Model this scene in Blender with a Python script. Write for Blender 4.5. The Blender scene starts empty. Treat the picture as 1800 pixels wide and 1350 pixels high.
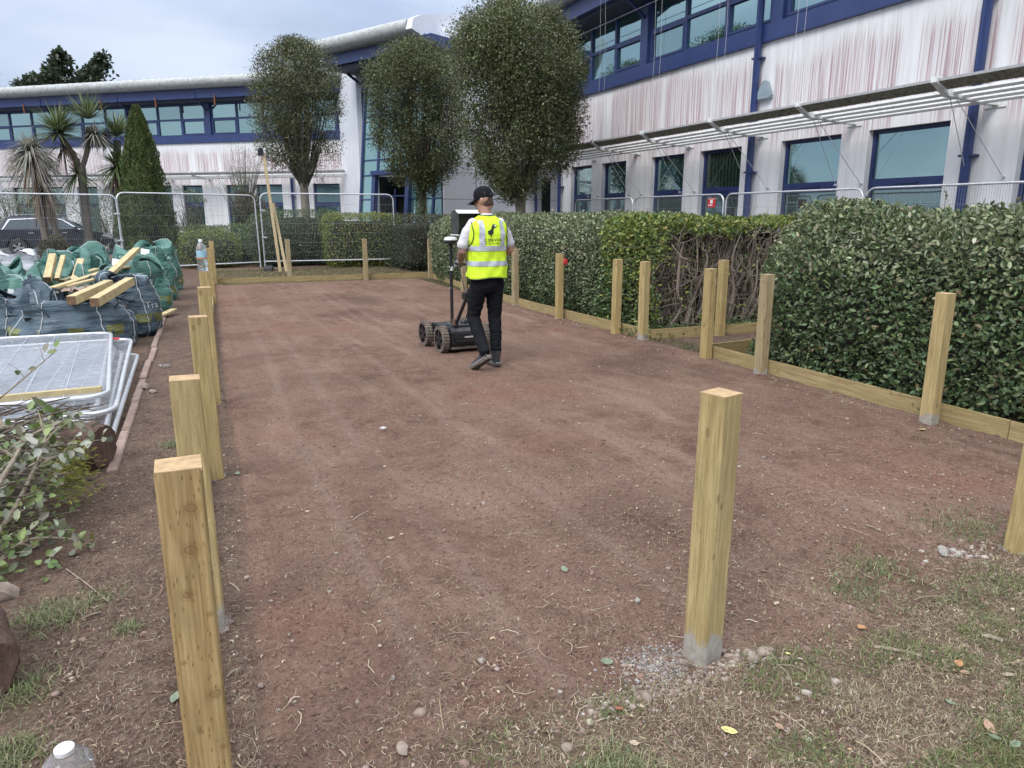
import bpy, bmesh, math, random
import numpy as np
from mathutils import Vector, Matrix, noise as mnoise
from mathutils.bvhtree import BVHTree
random.seed(7); rng = np.random.default_rng(7)
sc = bpy.context.scene
R = math.radians
# ---------------------------------------------------------------- camera, sky, light, exposure
CAM_H = 1.54; PITCH = math.atan(295/1260.); YAW = R(24.3)
cam_d = bpy.data.cameras.new('camera'); cam = bpy.data.objects.new('camera', cam_d); sc.collection.objects.link(cam)
cam.location = (0, 0, CAM_H); cam.rotation_euler = (R(90)-PITCH, 0, -YAW)
cam_d.sensor_width = 36; cam_d.lens = 36*1260/1800.; cam_d.clip_start = .05; cam_d.clip_end = 2000
sc.camera = cam
SUN_EL, SUN_AZ = R(46), R(-125)       # soft overcast light from the left, a little behind the camera
w = bpy.data.worlds.new('World'); sc.world = w; w.use_nodes = True
nt = w.node_tree; nt.nodes.clear()
def N(t, **k):
    n = nt.nodes.new(t)
    for a, b in k.items(): setattr(n, a, b)
    return n
sky = N('ShaderNodeTexSky', sky_type='NISHITA', sun_disc=False, sun_elevation=SUN_EL, sun_rotation=SUN_AZ, air_density=1.2, dust_density=2.5)
tc = N('ShaderNodeTexCoord'); sp = N('ShaderNodeSeparateXYZ'); nt.links.new(tc.outputs['Generated'], sp.inputs[0])
mp = N('ShaderNodeMapping'); mp.inputs['Scale'].default_value = (1.2, 1.2, 3.2); nt.links.new(tc.outputs['Generated'], mp.inputs[0])
nz = N('ShaderNodeTexNoise'); nz.inputs['Scale'].default_value = 2.6; nz.inputs['Detail'].default_value = 6; nz.inputs['Roughness'].default_value = .45
nt.links.new(mp.outputs[0], nz.inputs['Vector'])
rp = N('ShaderNodeValToRGB'); rp.color_ramp.elements[0].position = .36; rp.color_ramp.elements[1].position = .66
rp.color_ramp.elements[0].color = (3.3, 4.0, 5.5, 1); rp.color_ramp.elements[1].color = (5.6, 6.2, 7.5, 1)
nt.links.new(nz.outputs['Fac'], rp.inputs[0])
zr = N('ShaderNodeMapRange'); zr.inputs['From Min'].default_value = .22; zr.inputs['From Max'].default_value = .8
zr.inputs['To Min'].default_value = 1.0; zr.inputs['To Max'].default_value = 2.7; nt.links.new(sp.outputs['Z'], zr.inputs['Value'])
hz = N('ShaderNodeMix', data_type='RGBA'); hr = N('ShaderNodeMapRange'); hr.inputs['From Min'].default_value = .3; hr.inputs['From Max'].default_value = .8; hr.inputs['To Max'].default_value = .7; nt.links.new(sp.outputs['Z'], hr.inputs['Value']); nt.links.new(hr.outputs[0], hz.inputs[0]); nt.links.new(rp.outputs[0], hz.inputs[6]); hz.inputs[7].default_value = (6.9, 6.9, 7.0, 1)
ml = N('ShaderNodeVectorMath', operation='SCALE'); nt.links.new(hz.outputs[2], ml.inputs[0]); nt.links.new(zr.outputs[0], ml.inputs['Scale'])
mx = N('ShaderNodeMix', data_type='RGBA'); mx.inputs[0].default_value = .85
nt.links.new(sky.outputs[0], mx.inputs[6]); nt.links.new(ml.outputs[0], mx.inputs[7])
bg = N('ShaderNodeBackground'); bg.inputs['Strength'].default_value = .085
nt.links.new(mx.outputs[2], bg.inputs[0]); wo = N('ShaderNodeOutputWorld'); nt.links.new(bg.outputs[0], wo.inputs[0])
sd = bpy.data.lights.new('sun', 'SUN'); sd.energy = 1.1; sd.angle = R(25); sd.color = (1, .97, .92)
sun = bpy.data.objects.new('sun', sd); sc.collection.objects.link(sun)
sv = Vector((math.sin(SUN_AZ)*math.cos(SUN_EL), math.cos(SUN_AZ)*math.cos(SUN_EL), math.sin(SUN_EL)))
sun.rotation_euler = sv.to_track_quat('Z', 'Y').to_euler()
sc.view_settings.view_transform = 'Standard'; sc.view_settings.look = 'None'; sc.view_settings.exposure = 0.80; sc.view_settings.gamma = 1
sc.view_settings.use_curve_mapping = False
sc.render.engine = 'CYCLES'; sc.cycles.max_bounces = 6; sc.cycles.transparent_max_bounces = 12

# ---------------------------------------------------------------- helpers
def link(o): sc.collection.objects.link(o); return o
def tag(o, label=None, cat=None, group=None, kind=None):
    if label: o['label'] = label
    if cat: o['category'] = cat
    if group: o['group'] = group
    if kind: o['kind'] = kind
    return o
def empty(name, loc=(0, 0, 0), rz=0, label=None, cat=None, group=None):
    o = bpy.data.objects.new(name, None); link(o); o.location = loc; o.rotation_euler = (0, 0, rz); o.empty_display_size = .1
    return tag(o, label, cat, group)
def np_mesh(name, V, F, mat, parent=None, col=None, smooth=False, kind=None):
    V = np.asarray(V, dtype=np.float32).reshape(-1, 3)
    if not isinstance(F, (list, tuple)): F = [F]
    me = bpy.data.meshes.new(name)
    me.vertices.add(len(V)); me.vertices.foreach_set('co', V.ravel())
    li = np.concatenate([f.ravel() for f in F]); ls = []; s = 0
    tot = np.concatenate([np.full(len(f), f.shape[1], dtype=np.int32) for f in F])
    st = np.concatenate([[0], np.cumsum(tot)[:-1]]).astype(np.int32)
    me.loops.add(len(li)); me.loops.foreach_set('vertex_index', li.astype(np.int32))
    me.polygons.add(len(tot)); me.polygons.foreach_set('loop_start', st); me.polygons.foreach_set('loop_total', tot)
    if smooth: me.polygons.foreach_set('use_smooth', np.ones(len(tot), dtype=bool))
    me.update(calc_edges=True)
    if col is not None:
        a = me.color_attributes.new('tint', 'FLOAT_COLOR', 'POINT'); a.data.foreach_set('color', np.asarray(col, dtype=np.float32).ravel())
    if mat: me.materials.append(mat)
    o = bpy.data.objects.new(name, me); link(o)
    if parent: o.parent = parent
    if kind: o['kind'] = kind
    return o
class MB:
    def __init__(s): s.v = []; s.f = []
    def add(s, vs, fs):
        b = len(s.v); s.v += [tuple(v) for v in vs]; s.f += [tuple(b+i for i in f) for f in fs]; return s
    def box(s, x0, x1, y0, y1, z0, z1, M=None):
        vs = [Vector((x, y, z)) for z in (z0, z1) for y in (y0, y1) for x in (x0, x1)]
        if M: vs = [M @ v for v in vs]
        return s.add(vs, [(0, 2, 3, 1), (4, 5, 7, 6), (0, 1, 5, 4), (2, 6, 7, 3), (0, 4, 6, 2), (1, 3, 7, 5)])
    def bar(s, p, q, w_, h_, up=(0, 0, 1)):
        p = Vector(p); q = Vector(q); d = (q-p).normalized(); u = Vector(up)
        if abs(d.dot(u)) > .98: u = Vector((0, 1, 0))
        a = d.cross(u).normalized(); b = a.cross(d)
        vs = [c+a*i*w_/2+b*j*h_/2 for c in (p, q) for i, j in ((-1, -1), (1, -1), (1, 1), (-1, 1))]
        return s.add(vs, [(0, 3, 2, 1), (4, 5, 6, 7), (0, 1, 5, 4), (1, 2, 6, 5), (2, 3, 7, 6), (3, 0, 4, 7)])
    def tube(s, pts, r, n=8, cap=True):
        pts = [Vector(p) for p in pts]; k = len(pts)
        rs = r if isinstance(r, (list, tuple)) else [r]*k
        vs = []; a = None
        for i, p in enumerate(pts):
            d = (pts[min(i+1, k-1)]-pts[max(i-1, 0)]).normalized()
            if a is None:
                a = d.cross(Vector((0, 0, 1)))
                if a.length < .05: a = d.cross(Vector((1, 0, 0)))
            else: a = a - d*a.dot(d)
            a.normalize(); b = d.cross(a)
            for j in range(n):
                t = 2*math.pi*j/n; vs.append(p+(a*math.cos(t)+b*math.sin(t))*rs[i])
        fs = [(i*n+j, i*n+(j+1) % n, (i+1)*n+(j+1) % n, (i+1)*n+j) for i in range(k-1) for j in range(n)]
        if cap: fs += [tuple(range(n))[::-1], tuple((k-1)*n+j for j in range(n))]
        return s.add(vs, fs)
    def lathe(s, prof, n=20, M=None, cap=True):
        vs = []
        for r, z in prof:
            for j in range(n):
                t = 2*math.pi*j/n; v = Vector((r*math.cos(t), r*math.sin(t), z)); vs.append(M @ v if M else v)
        k = len(prof)
        fs = [(i*n+j, i*n+(j+1) % n, (i+1)*n+(j+1) % n, (i+1)*n+j) for i in range(k-1) for j in range(n)]
        if cap: fs += [tuple(range(n))[::-1], tuple((k-1)*n+j for j in range(n))]
        return s.add(vs, fs)
    def prism(s, poly, axis, a, b):
        # poly: 2D points; axis 'x': (y,z) extruded along x, 'y': (x,z) along y, 'z': (x,y) along z
        def mk(p, t): return {'x': (t, p[0], p[1]), 'y': (p[0], t, p[1]), 'z': (p[0], p[1], t)}[axis]
        n = len(poly); vs = [mk(p, a) for p in poly]+[mk(p, b) for p in poly]
        return s.add(vs, [tuple(range(n))[::-1], tuple(range(n, 2*n))]+[(i, (i+1) % n, n+(i+1) % n, n+i) for i in range(n)])
    def build(s, name, mat, parent=None, smooth=False, bevel=0, kind=None, world=False):
        me = bpy.data.meshes.new(name)
        vs = s.v
        if world and parent:
            Mi = (Matrix.Translation(parent.location) @ parent.rotation_euler.to_matrix().to_4x4()).inverted()
            vs = [Mi @ Vector(v) for v in vs]
        me.from_pydata([tuple(v) for v in vs], [], s.f)
        bm = bmesh.new(); bm.from_mesh(me); bmesh.ops.recalc_face_normals(bm, faces=bm.faces)
        if bevel: bmesh.ops.bevel(bm, geom=[e for e in bm.edges if e.calc_face_angle(0) > .5], offset=bevel, segments=2, affect='EDGES', clamp_overlap=True)
        bm.to_mesh(me); bm.free()
        if smooth:
            me.polygons.foreach_set('use_smooth', [True]*len(me.polygons))
            me.set_sharp_from_angle(angle=R(40))
        if mat: me.materials.append(mat)
        o = bpy.data.objects.new(name, me); link(o)
        if parent: o.parent = parent
        if kind: o['kind'] = kind
        return o
def tree_copy(o, parent=None):
    c = o.copy(); link(c); c.parent = parent
    for ch in list(o.children): tree_copy(ch, c)
    return c
def bez(pts, n=8):
    # Catmull-Rom through pts
    P = [Vector(p) for p in pts]; out = []
    for i in range(len(P)-1):
        a = P[max(i-1, 0)]; b = P[i]; c = P[i+1]; d = P[min(i+2, len(P)-1)]
        for k in range(n):
            t = k/n; out.append(.5*((2*b)+(-a+c)*t+(2*a-5*b+4*c-d)*t*t+(-a+3*b-3*c+d)*t**3))
    out.append(P[-1]); return out

# ---------------------------------------------------------------- materials
MATS = {}
class NB:
    def __init__(s, name):
        s.m = bpy.data.materials.new(name); s.m.use_nodes = True; s.t = s.m.node_tree; s.b = s.t.nodes['Principled BSDF']
        s.tc = s.n('ShaderNodeTexCoord'); s.oi = s.n('ShaderNodeObjectInfo'); MATS[name] = s.m
    def n(s, t, **k):
        x = s.t.nodes.new(t)
        for a, b in k.items(): setattr(x, a, b)
        return x
    def l(s, a, b): s.t.links.new(a, b)
    def vec(s, scale=(1, 1, 1), obj=True, rnd=False):
        m = s.n('ShaderNodeMapping'); m.inputs['Scale'].default_value = scale; src = s.tc.outputs['Object']
        if not obj:
            g = s.n('ShaderNodeNewGeometry'); src = g.outputs['Position']
        if rnd:
            a = s.n('ShaderNodeVectorMath', operation='ADD'); c = s.n('ShaderNodeMath', operation='MULTIPLY'); c.inputs[1].default_value = 37.
            s.l(s.oi.outputs['Random'], c.inputs[0]); s.l(src, a.inputs[0]); s.l(c.outputs[0], a.inputs[1]); src = a.outputs[0]
        s.l(src, m.inputs[0]); return m.outputs[0]
    def noise(s, v, scale, detail=4, rough=.55, dist=0):
        x = s.n('ShaderNodeTexNoise'); x.inputs['Scale'].default_value = scale; x.inputs['Detail'].default_value = detail
        x.inputs['Roughness'].default_value = rough; x.inputs['Distortion'].default_value = dist; s.l(v, x.inputs['Vector']); return x.outputs['Fac']
    def ramp(s, f, stops, interp='LINEAR'):
        x = s.n('ShaderNodeValToRGB'); e = x.color_ramp.elements; x.color_ramp.interpolation = interp
        while len(e) < len(stops): e.new(.5)
        for i, (p, c) in enumerate(stops):
            e[i].position = p; e[i].color = (*c, 1) if hasattr(c, '__len__') else (c, c, c, 1)
        s.l(f, x.inputs[0]); return x.outputs[0]
    def mix(s, f, a, b, mode='MIX'):
        x = s.n('ShaderNodeMix', data_type='RGBA', blend_type=mode)
        for i, v in ((0, f), (6, a), (7, b)):
            if hasattr(v, 'links'): s.l(v, x.inputs[i])
            elif i == 0: x.inputs[0].default_value = v
            else: x.inputs[i].default_value = (*v, 1) if hasattr(v, '__len__') else (v, v, v, 1)
        return x.outputs[2]
    def math(s, op, a, b=0., clamp=False):
        x = s.n('ShaderNodeMath', operation=op, use_clamp=clamp)
        for i, v in ((0, a), (1, b)):
            if hasattr(v, 'links'): s.l(v, x.inputs[i])
            else: x.inputs[i].default_value = v
        return x.outputs[0]
    def attr(s, name='tint'):
        x = s.n('ShaderNodeAttribute'); x.attribute_name = name; return x.outputs['Color']
    def bump(s, h, strength=.3, dist=.01, prev=None):
        x = s.n('ShaderNodeBump'); x.inputs['Strength'].default_value = strength; x.inputs['Distance'].default_value = dist
        s.l(h, x.inputs['Height'])
        if prev: s.l(prev, x.inputs['Normal'])
        return x.outputs[0]
    def xyz(s, v):
        x = s.n('ShaderNodeSeparateXYZ'); s.l(v, x.inputs[0]); return x.outputs
    def fin(s, col=None, rough=.6, nrm=None, **k):
        if col is not None:
            if hasattr(col, 'links'): s.l(col, s.b.inputs['Base Color'])
            else: s.b.inputs['Base Color'].default_value = (*col, 1)
        if hasattr(rough, 'links'): s.l(rough, s.b.inputs['Roughness'])
        else: s.b.inputs['Roughness'].default_value = rough
        if nrm: s.l(nrm, s.b.inputs['Normal'])
        for a, b in k.items():
            i = s.b.inputs[a.replace('_', ' ')]
            if hasattr(b, 'links'): s.l(b, i)
            else: i.default_value = b
        return s.m
def simple(name, col, rough=.6, var=.15, scale=6., bump=.1, rnd=False, metal=0., dirt=None, **k):
    b = NB(name); v = b.vec(rnd=rnd); f = b.noise(v, scale, 5)
    lo = [c*(1-var) for c in col]; hi = [min(1, c*(1+var)) for c in col]
    c = b.ramp(f, [(.3, lo), (.7, hi)])
    if dirt:
        g = b.ramp(b.noise(v, dirt[1], 6, .65), [(.5, 0.), (.72, 1.)]); c = b.mix(b.math('MULTIPLY', g, dirt[2]), c, dirt[0])
    nr = b.bump(b.noise(v, scale*8, 3), bump, .004) if bump else None
    return b.fin(c, rough, nr, Metallic=metal, **k)

# leaves take their own pigment from a per-leaf attribute
def leafmat(name, rough=.45, trans=.25, spec=.5):
    b = NB(name); c = b.attr(); b.fin(c, rough, None, Specular_IOR_Level=spec)
    t = b.n('ShaderNodeBsdfTranslucent'); b.l(c, t.inputs[0]); m = b.n('ShaderNodeMixShader'); m.inputs[0].default_value = trans
    out = b.t.nodes['Material Output']; b.l(b.b.outputs[0], m.inputs[1]); b.l(t.outputs[0], m.inputs[2]); b.l(m.outputs[0], out.inputs[0]); return b.m
M_leaf = leafmat('leaf'); M_leafdry = leafmat('dry_leaf', .7, .15, .2); M_needle = leafmat('needle', .6, .1, .3); M_blade = leafmat('grass_blade', .6, .2, .25)
M_leafgloss = leafmat('glossy_leaf', .42, .2, .45)
def bark(name, c0, c1, sc_=18):
    b = NB(name); v = b.vec((1, 1, .35)); f = b.noise(v, sc_, 6, .7); c = b.ramp(f, [(.3, c0), (.7, c1)])
    return b.fin(c, .85, b.bump(f, .8, .02))
M_bark = bark('bark', (.05, .045, .035), (.2, .18, .15)); M_palebark = bark('pale_bark', (.12, .1, .075), (.36, .32, .25), 30)
M_palmbark = bark('palm_bark', (.1, .085, .065), (.24, .21, .17), 25); M_twig = bark('twig', (.06, .045, .035), (.2, .155, .12), 40)
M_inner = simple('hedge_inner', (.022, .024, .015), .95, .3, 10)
# treated timber: grain, knots, green tinge, concrete splash at the foot of each post
def timber(name, c0, c1, c2, splash=0., axis=2, green=.45, inc_=.3, knots=()):
    b = NB(name); s3 = [14, 14, 14]; s3[axis] = .9; v = b.vec(tuple(s3), rnd=True); vr = b.vec(rnd=True)
    g = b.noise(v, 2.4, 5, .6, 1.2); s4 = [60, 60, 60]; s4[axis] = 2.5; fine = b.noise(b.vec(tuple(s4), rnd=True), 2.2, 3)
    c = b.ramp(g, [(.28, c0), (.5, c1), (.74, c2)])
    c = b.mix(b.math('MULTIPLY', b.ramp(fine, [(.42, 1.), (.6, 0.)]), .35), c, tuple(x*.45 for x in c0))
    big = b.noise(vr, 1.7, 3); c = b.mix(b.math('MULTIPLY', b.ramp(big, [(.4, 0.), (.65, 1.)]), green), c, (.30, .235, .105), 'MIX')
    kv = [13, 13, 13]; kv[axis] = 6.5; vo = b.n('ShaderNodeTexVoronoi'); vo.inputs['Scale'].default_value = 1.; b.l(b.vec(tuple(kv), rnd=True), vo.inputs['Vector'])
    kn = b.ramp(vo.outputs['Distance'], [(.07, 1.), (.15, 0.)]); ring = b.ramp(vo.outputs['Distance'], [(.10, 0.), (.13, .8), (.17, 0.)])
    c = b.mix(b.math('MULTIPLY', kn, .55), c, (.2, .11, .045)); c = b.mix(b.math('MULTIPLY', ring, .6), c, (.1, .06, .03))
    v2 = b.n('ShaderNodeTexVoronoi'); v2.inputs['Scale'].default_value = 1.; kk = [110, 110, 110]; kk[axis] = 28; b.l(b.vec(tuple(kk), rnd=True), v2.inputs['Vector'])
    inc = b.ramp(v2.outputs['Distance'], [(.12, 1.), (.24, 0.)]); c = b.mix(b.math('MULTIPLY', inc, inc_), c, (.14, .085, .03))
    if knots:
        X3 = b.xyz(b.tc.outputs['Object']); fr_ = b.math('LESS_THAN', X3[1], -.04); wb = b.math('MULTIPLY', b.math('SUBTRACT', b.noise(b.vec(), 45, 3), .5), .5)
        for kx, kz, kr in knots:
            dx = b.math('DIVIDE', b.math('SUBTRACT', X3[0], kx), kr*1.25); dz = b.math('DIVIDE', b.math('SUBTRACT', X3[2], kz), kr)
            dd = b.math('ADD', b.math('SQRT', b.math('ADD', b.math('MULTIPLY', dx, dx), b.math('MULTIPLY', dz, dz))), wb)
            m1 = b.math('MULTIPLY', b.ramp(b.math('MULTIPLY', dd, .4), [(.0, .55), (.2, .4), (.3, .75), (.38, .12), (.5, .3), (.62, .05), (.8, .0)]), fr_)
            c = b.mix(m1, c, (.17, .095, .035))
    rgh = .75
    if splash:
        z = b.xyz(b.tc.outputs['Object'])[2]; e = b.math('ADD', z, b.math('MULTIPLY', b.noise(vr, 7, 4), .32))
        k = b.ramp(b.math('SUBTRACT', e, splash), [(.10, 1.), (.125, 0.)]); cc = b.ramp(b.noise(vr, 40, 5), [(.3, (.24, .23, .22)), (.7, (.4, .39, .37))]); c = b.mix(b.math('MULTIPLY', k, .8), c, cc)
    nr = b.bump(fine, .35, .004); nr = b.bump(g, .25, .006, nr); nr = b.bump(inc, -.3, .003, nr)
    return b.fin(c, rgh, nr, Specular_IOR_Level=.25)
M_post = timber('treated_post', (.31, .22, .095), (.46, .345, .155), (.56, .435, .22), .02)
M_posts = timber('splashed_post', (.31, .225, .10), (.47, .36, .17), (.58, .46, .24), .15)
M_postgrey = timber('weathered_post', (.25, .20, .12), (.39, .315, .19), (.5, .42, .27), .06)
M_board = timber('gravel_board', (.24, .175, .08), (.38, .295, .145), (.48, .385, .2), axis=0)
M_board_y = timber('gravel_board_side', (.24, .175, .08), (.38, .295, .145), (.48, .385, .2), axis=1)
M_endgrain = simple('end_grain', (.16, .095, .05), .85, .35, 30)
M_topgrain = simple('sawn_top', (.42, .29, .155), .85, .25, 40)
M_galv = simple('galvanised_steel', (.6, .62, .64), .42, .15, 20, .05, metal=.5, dirt=((.35, .35, .35), 6, .3))
M_wire = simple('mesh_wire', (.3, .315, .33), .45, .25, 20, 0, metal=.3)
M_block = simple('rubber_block', (.045, .045, .045), .85, .3, 20)
M_red = simple('red_plastic', (.5, .03, .035), .4, .1, 8, 0)
M_white = simple('white_paint', (.72, .73, .72), .5, .05, 3, .03)
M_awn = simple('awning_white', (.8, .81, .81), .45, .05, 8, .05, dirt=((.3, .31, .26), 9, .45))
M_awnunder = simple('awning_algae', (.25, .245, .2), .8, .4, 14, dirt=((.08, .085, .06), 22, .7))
M_blue = simple('blue_metal', (.028, .048, .15), .38, .12, 3, .03, dirt=((.07, .09, .17), 5, .35))
M_bluedark = simple('blue_frame', (.02, .035, .12), .4, .1, 4, .02)
M_gutter = simple('eaves_cladding', (.40, .42, .41), .45, .12, 5, .03, dirt=((.12, .13, .11), 7, .75))
M_roof = simple('roof_sheet', (.33, .34, .34), .5, .1, 3, .05, dirt=((.16, .16, .14), 4, .5))
M_soffit = simple('soffit', (.06, .07, .1), .7, .1, 4)
M_black = simple('black_plastic', (.018, .019, .021), .42, .3, 20, .06)
M_mud = simple('muddy_tyre', (.16, .13, .105), .95, .5, 35, .6)
M_dark = simple('dark_interior', (.012, .014, .016), .9, .3, 2, 0)
# wall render: pink algae streaks running down
def wallmat():
    b = NB('wall_render'); o = b.tc.outputs['Object']; X = b.xyz(o); s_, z = X[0], X[2]
    gr = b.noise(b.vec(), 120, 3); base = b.ramp(b.noise(b.vec((1, 1, .5)), 1.1, 5), [(.3, (.72, .72, .725)), (.7, (.81, .81, .815))])
    st = b.noise(b.vec((27, 0, .2)), 1., 5, .75); st2 = b.noise(b.vec((42, 0, .45)), 1., 4, .7)
    top = b.noise(b.vec((26, 0, 0)), 1., 4, .8); blk = b.noise(b.vec((.55, 0, 0)), 1., 3, .6)
    lim = b.math('ADD', b.math('MULTIPLY', b.math('SUBTRACT', top, .5), 2.3), 4.72); lim = b.math('ADD', lim, b.math('MULTIPLY', b.math('SUBTRACT', blk, .5), 1.1))
    far = b.ramp(b.math('DIVIDE', s_, 22.), [(.56, 0.), (.78, 1.)]); lim = b.math('ADD', lim, b.math('MULTIPLY', far, .35))
    f = b.math('MULTIPLY', b.math('SUBTRACT', lim, z), 4.5, True); f = b.math('MULTIPLY', f, b.ramp(z, [(.0, 0.), (.001, 1.)]))
    f = b.math('MULTIPLY', f, b.ramp(st, [(.47, .08), (.56, 1.)])); f = b.math('MULTIPLY', f, b.ramp(blk, [(.34, .25), (.42, 1.)]))
    for gs, gw_ in ((18.72, .16), (12.45, .22), (9.15, .2), (7.55, .12), (16.1, .07), (14.2, .05)):
        gd = b.math('ABSOLUTE', b.math('SUBTRACT', b.math('ADD', s_, b.math('MULTIPLY', b.math('SUBTRACT', st2, .5), .12)), gs)); f = b.math('MULTIPLY', f, b.math('MULTIPLY', b.math('SUBTRACT', gd, gw_*.7), 14., True))
    low = b.ramp(b.math('DIVIDE', z, 6.), [(.46, 0.), (.56, 1.)]); f = b.math('MULTIPLY', f, low)
    pk = b.mix(st2, (.33, .165, .18), (.46, .31, .32)); c = b.mix(b.math('MULTIPLY', f, .86), base, pk)
    dk = b.math('MULTIPLY', b.ramp(st2, [(.52, 0.), (.66, 1.)]), b.math('MULTIPLY', f, .5)); c = b.mix(dk, c, (.12, .09, .1))
    # grey weathering below the awning and above the ground
    gw = b.math('MULTIPLY', b.ramp(b.noise(b.vec((7, 0, .4)), 1., 5, .7), [(.45, 0.), (.7, 1.)]), .35); c = b.mix(gw, c, (.36, .34, .34))
    return b.fin(c, .85, b.bump(gr, .35, .006), Specular_IOR_Level=.2)
M_wall = wallmat()
M_panel = simple('white_panel', (.72, .74, .78), .4, .05, 1.5, .02)
M_whitewall = simple('white_wall', (.62, .63, .65), .8, .06, 2, .1)
def glassmat(name, tint, refl=.62, body=(.01, .03, .03)):
    b = NB(name); b.fin(body, .08)
    g = b.n('ShaderNodeBsdfGlossy'); g.inputs['Roughness'].default_value = .012; g.inputs['Color'].default_value = (*tint, 1)
    wv = b.bump(b.noise(b.vec((.6, .6, .6), rnd=True), 1.3, 2), .25, .02); b.l(wv, g.inputs['Normal'])
    fr = b.n('ShaderNodeFresnel'); fr.inputs['IOR'].default_value = 1.5; mx = b.math('ADD', b.math('MULTIPLY', fr.outputs[0], .8), b.math('ADD', b.math('MULTIPLY', b.oi.outputs['Random'], refl*.45), refl*.72), True)
    m = b.n('ShaderNodeMixShader'); b.l(mx, m.inputs[0]); b.l(b.b.outputs[0], m.inputs[1]); b.l(g.outputs[0], m.inputs[2])
    b.l(m.outputs[0], b.t.nodes['Material Output'].inputs[0]); return b.m
M_glass = glassmat('window_glass', (.56, .80, .79), .47, (.02, .06, .06)); M_glasslow = glassmat('dark_glass', (.5, .72, .7), .3)
M_glassgreen = glassmat('green_glass', (.56, .78, .76), .4, (.1, .21, .2))
M_car = simple('car_paint', (.03, .034, .045), .25, .1, 3, 0, Coat_Weight=.8, metal=.3)
M_carglass = glassmat('car_glass', (.5, .55, .6), .06)
M_chrome = simple('bright_metal', (.7, .7, .7), .25, .05, 5, 0, metal=.9)
M_bottle = NB('clear_plastic').fin((.92, .95, .97), .08, None, Transmission_Weight=.92, IOR=1.3)
M_stone = simple('stone', (.27, .215, .175), .9, .45, 14, .4, rnd=True); M_grit = simple('pale_grit', (.30, .28, .25), .9, .3, 30, .2)
M_concrete = simple('concrete', (.24, .2, .175), .95, .3, 30, .6, dirt=((.14, .085, .065), 14, .9))
M_kerb = simple('kerb_concrete', (.28, .2, .165), .9, .25, 12, .4, rnd=True, dirt=((.15, .09, .065), 7, .7))
M_asphalt = simple('asphalt', (.062, .064, .068), .9, .25, 60, .5, dirt=((.12, .1, .085), 3, .4))
M_yellow = simple('road_yellow', (.6, .45, .12), .8, .2, 20, .1)
M_scrap = simple('pale_pine', (.5, .40, .235), .8, .2, 18, .2, rnd=True)

# ---------------------------------------------------------------- ground
def court_l(y): return .03+.03*y          # inner left edge line of the levelled court
def kerb_x(y): return -.60+(y-1.2)*.0216
def court_r(y): return 5.17+.012*(y-3.5)
def vnoise(X, Y, s, seed, octs=4):
    # numpy value noise
    out = np.zeros_like(X); a = 1.; tot = 0
    for o in range(octs):
        r = np.random.default_rng(seed+o*13); G_ = r.random((257, 257)); an = .6+o*1.1+seed*.37; ca, sa = math.cos(an), math.sin(an)
        x = ((X*ca-Y*sa)*s*(2**o)+61.3) % 256; y = ((X*sa+Y*ca)*s*(2**o)+87.7) % 256; xi = x.astype(int); yi = y.astype(int); fx = x-xi; fy = y-yi
        fx = fx*fx*(3-2*fx); fy = fy*fy*(3-2*fy)
        out += a*((G_[xi, yi]*(1-fx)+G_[xi+1, yi]*fx)*(1-fy)+(G_[xi, yi+1]*(1-fx)+G_[xi+1, yi+1]*fx)*fy); tot += a; a *= .5
    return out/tot
def sstep(a, b, x): t = np.clip((x-a)/(b-a), 0, 1); return t*t*(3-2*t)
def grass_edge(X, Y): return 1.68+.05*np.sin(X*2.1)+.22*(vnoise(X+50, Y+50, 1.1, 5)-.5)*2+np.where(X > 2.4, .06*(X-2.4), 0)
def masks(X, Y):
    n1 = vnoise(X+20, Y+20, .8, 11); n2 = vnoise(X+20, Y+20, 3.3, 17)
    e = .08*(n2-.5)
    court = sstep(-.03, .05, X-(court_l(Y)+e))*sstep(-.03, .1, court_r(Y)+.1-X+e)*sstep(-.12, .12, Y-grass_edge(X, Y))*sstep(-.05, .05, 17.75-Y)
    turf = np.clip(1-sstep(-.15, .15, Y-grass_edge(X, Y)), 0, 1)*sstep(.35, 1.0, X+.5*(n1-.5))
    turf = np.maximum(turf, sstep(17.7, 17.9, Y)*sstep(.5, .9, X))
    return court, turf, n1, n2
def gz(X, Y):
    X = np.asarray(X, float); Y = np.asarray(Y, float)
    court, turf, n1, n2 = masks(X, Y)
    z = .035*(vnoise(X+9, Y+9, .45, 23, 3)-.5)+.018*(vnoise(X+9, Y+9, 5., 29, 4)-.5)+.012*(vnoise(X+9, Y+9, 22., 31, 3)-.5)
    z += np.where(turf > .5, .035, 0)*turf*(Y < 4)
    z += .02*(1-court)*(Y < 17)*(X < .2)
    ridge = np.exp(-((X-court_l(Y)-.08)/.05)**2)*.02*vnoise(X, Y, 6, 91); z += ridge
    kb = X-kerb_x(Y); spill = kb > -.16-.45*vnoise(X+3, Y+3, 1.3, 97, 3)*(Y < 14); z = np.where((kb < -.03) & (Y > 5.3), np.where(spill, z-.05, -.14), z); z = np.where((X < -.75) & (Y <= 5.3), z-.05*np.clip((-.75-X)*2, 0, 1), z)
    return z
xs = np.concatenate([np.arange(-1.9, -.62, .05), np.arange(-.62, 6.6, .022), np.arange(6.6, 11.45, .12)])
ys = [.75]
while ys[-1] < 26: ys.append(ys[-1]+max(.011, .0052*ys[-1]))
ys = np.array(ys); XX, YY = np.meshgrid(xs, ys, indexing='ij'); ZZ = gz(XX, YY)
ZZ += .009*(vnoise(XX, YY, 34., 61, 2)-.5)*(YY < 8)
court, turf, n1, n2 = masks(XX, YY)
nx, ny = XX.shape; I = np.arange(nx*ny).reshape(nx, ny)
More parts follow.
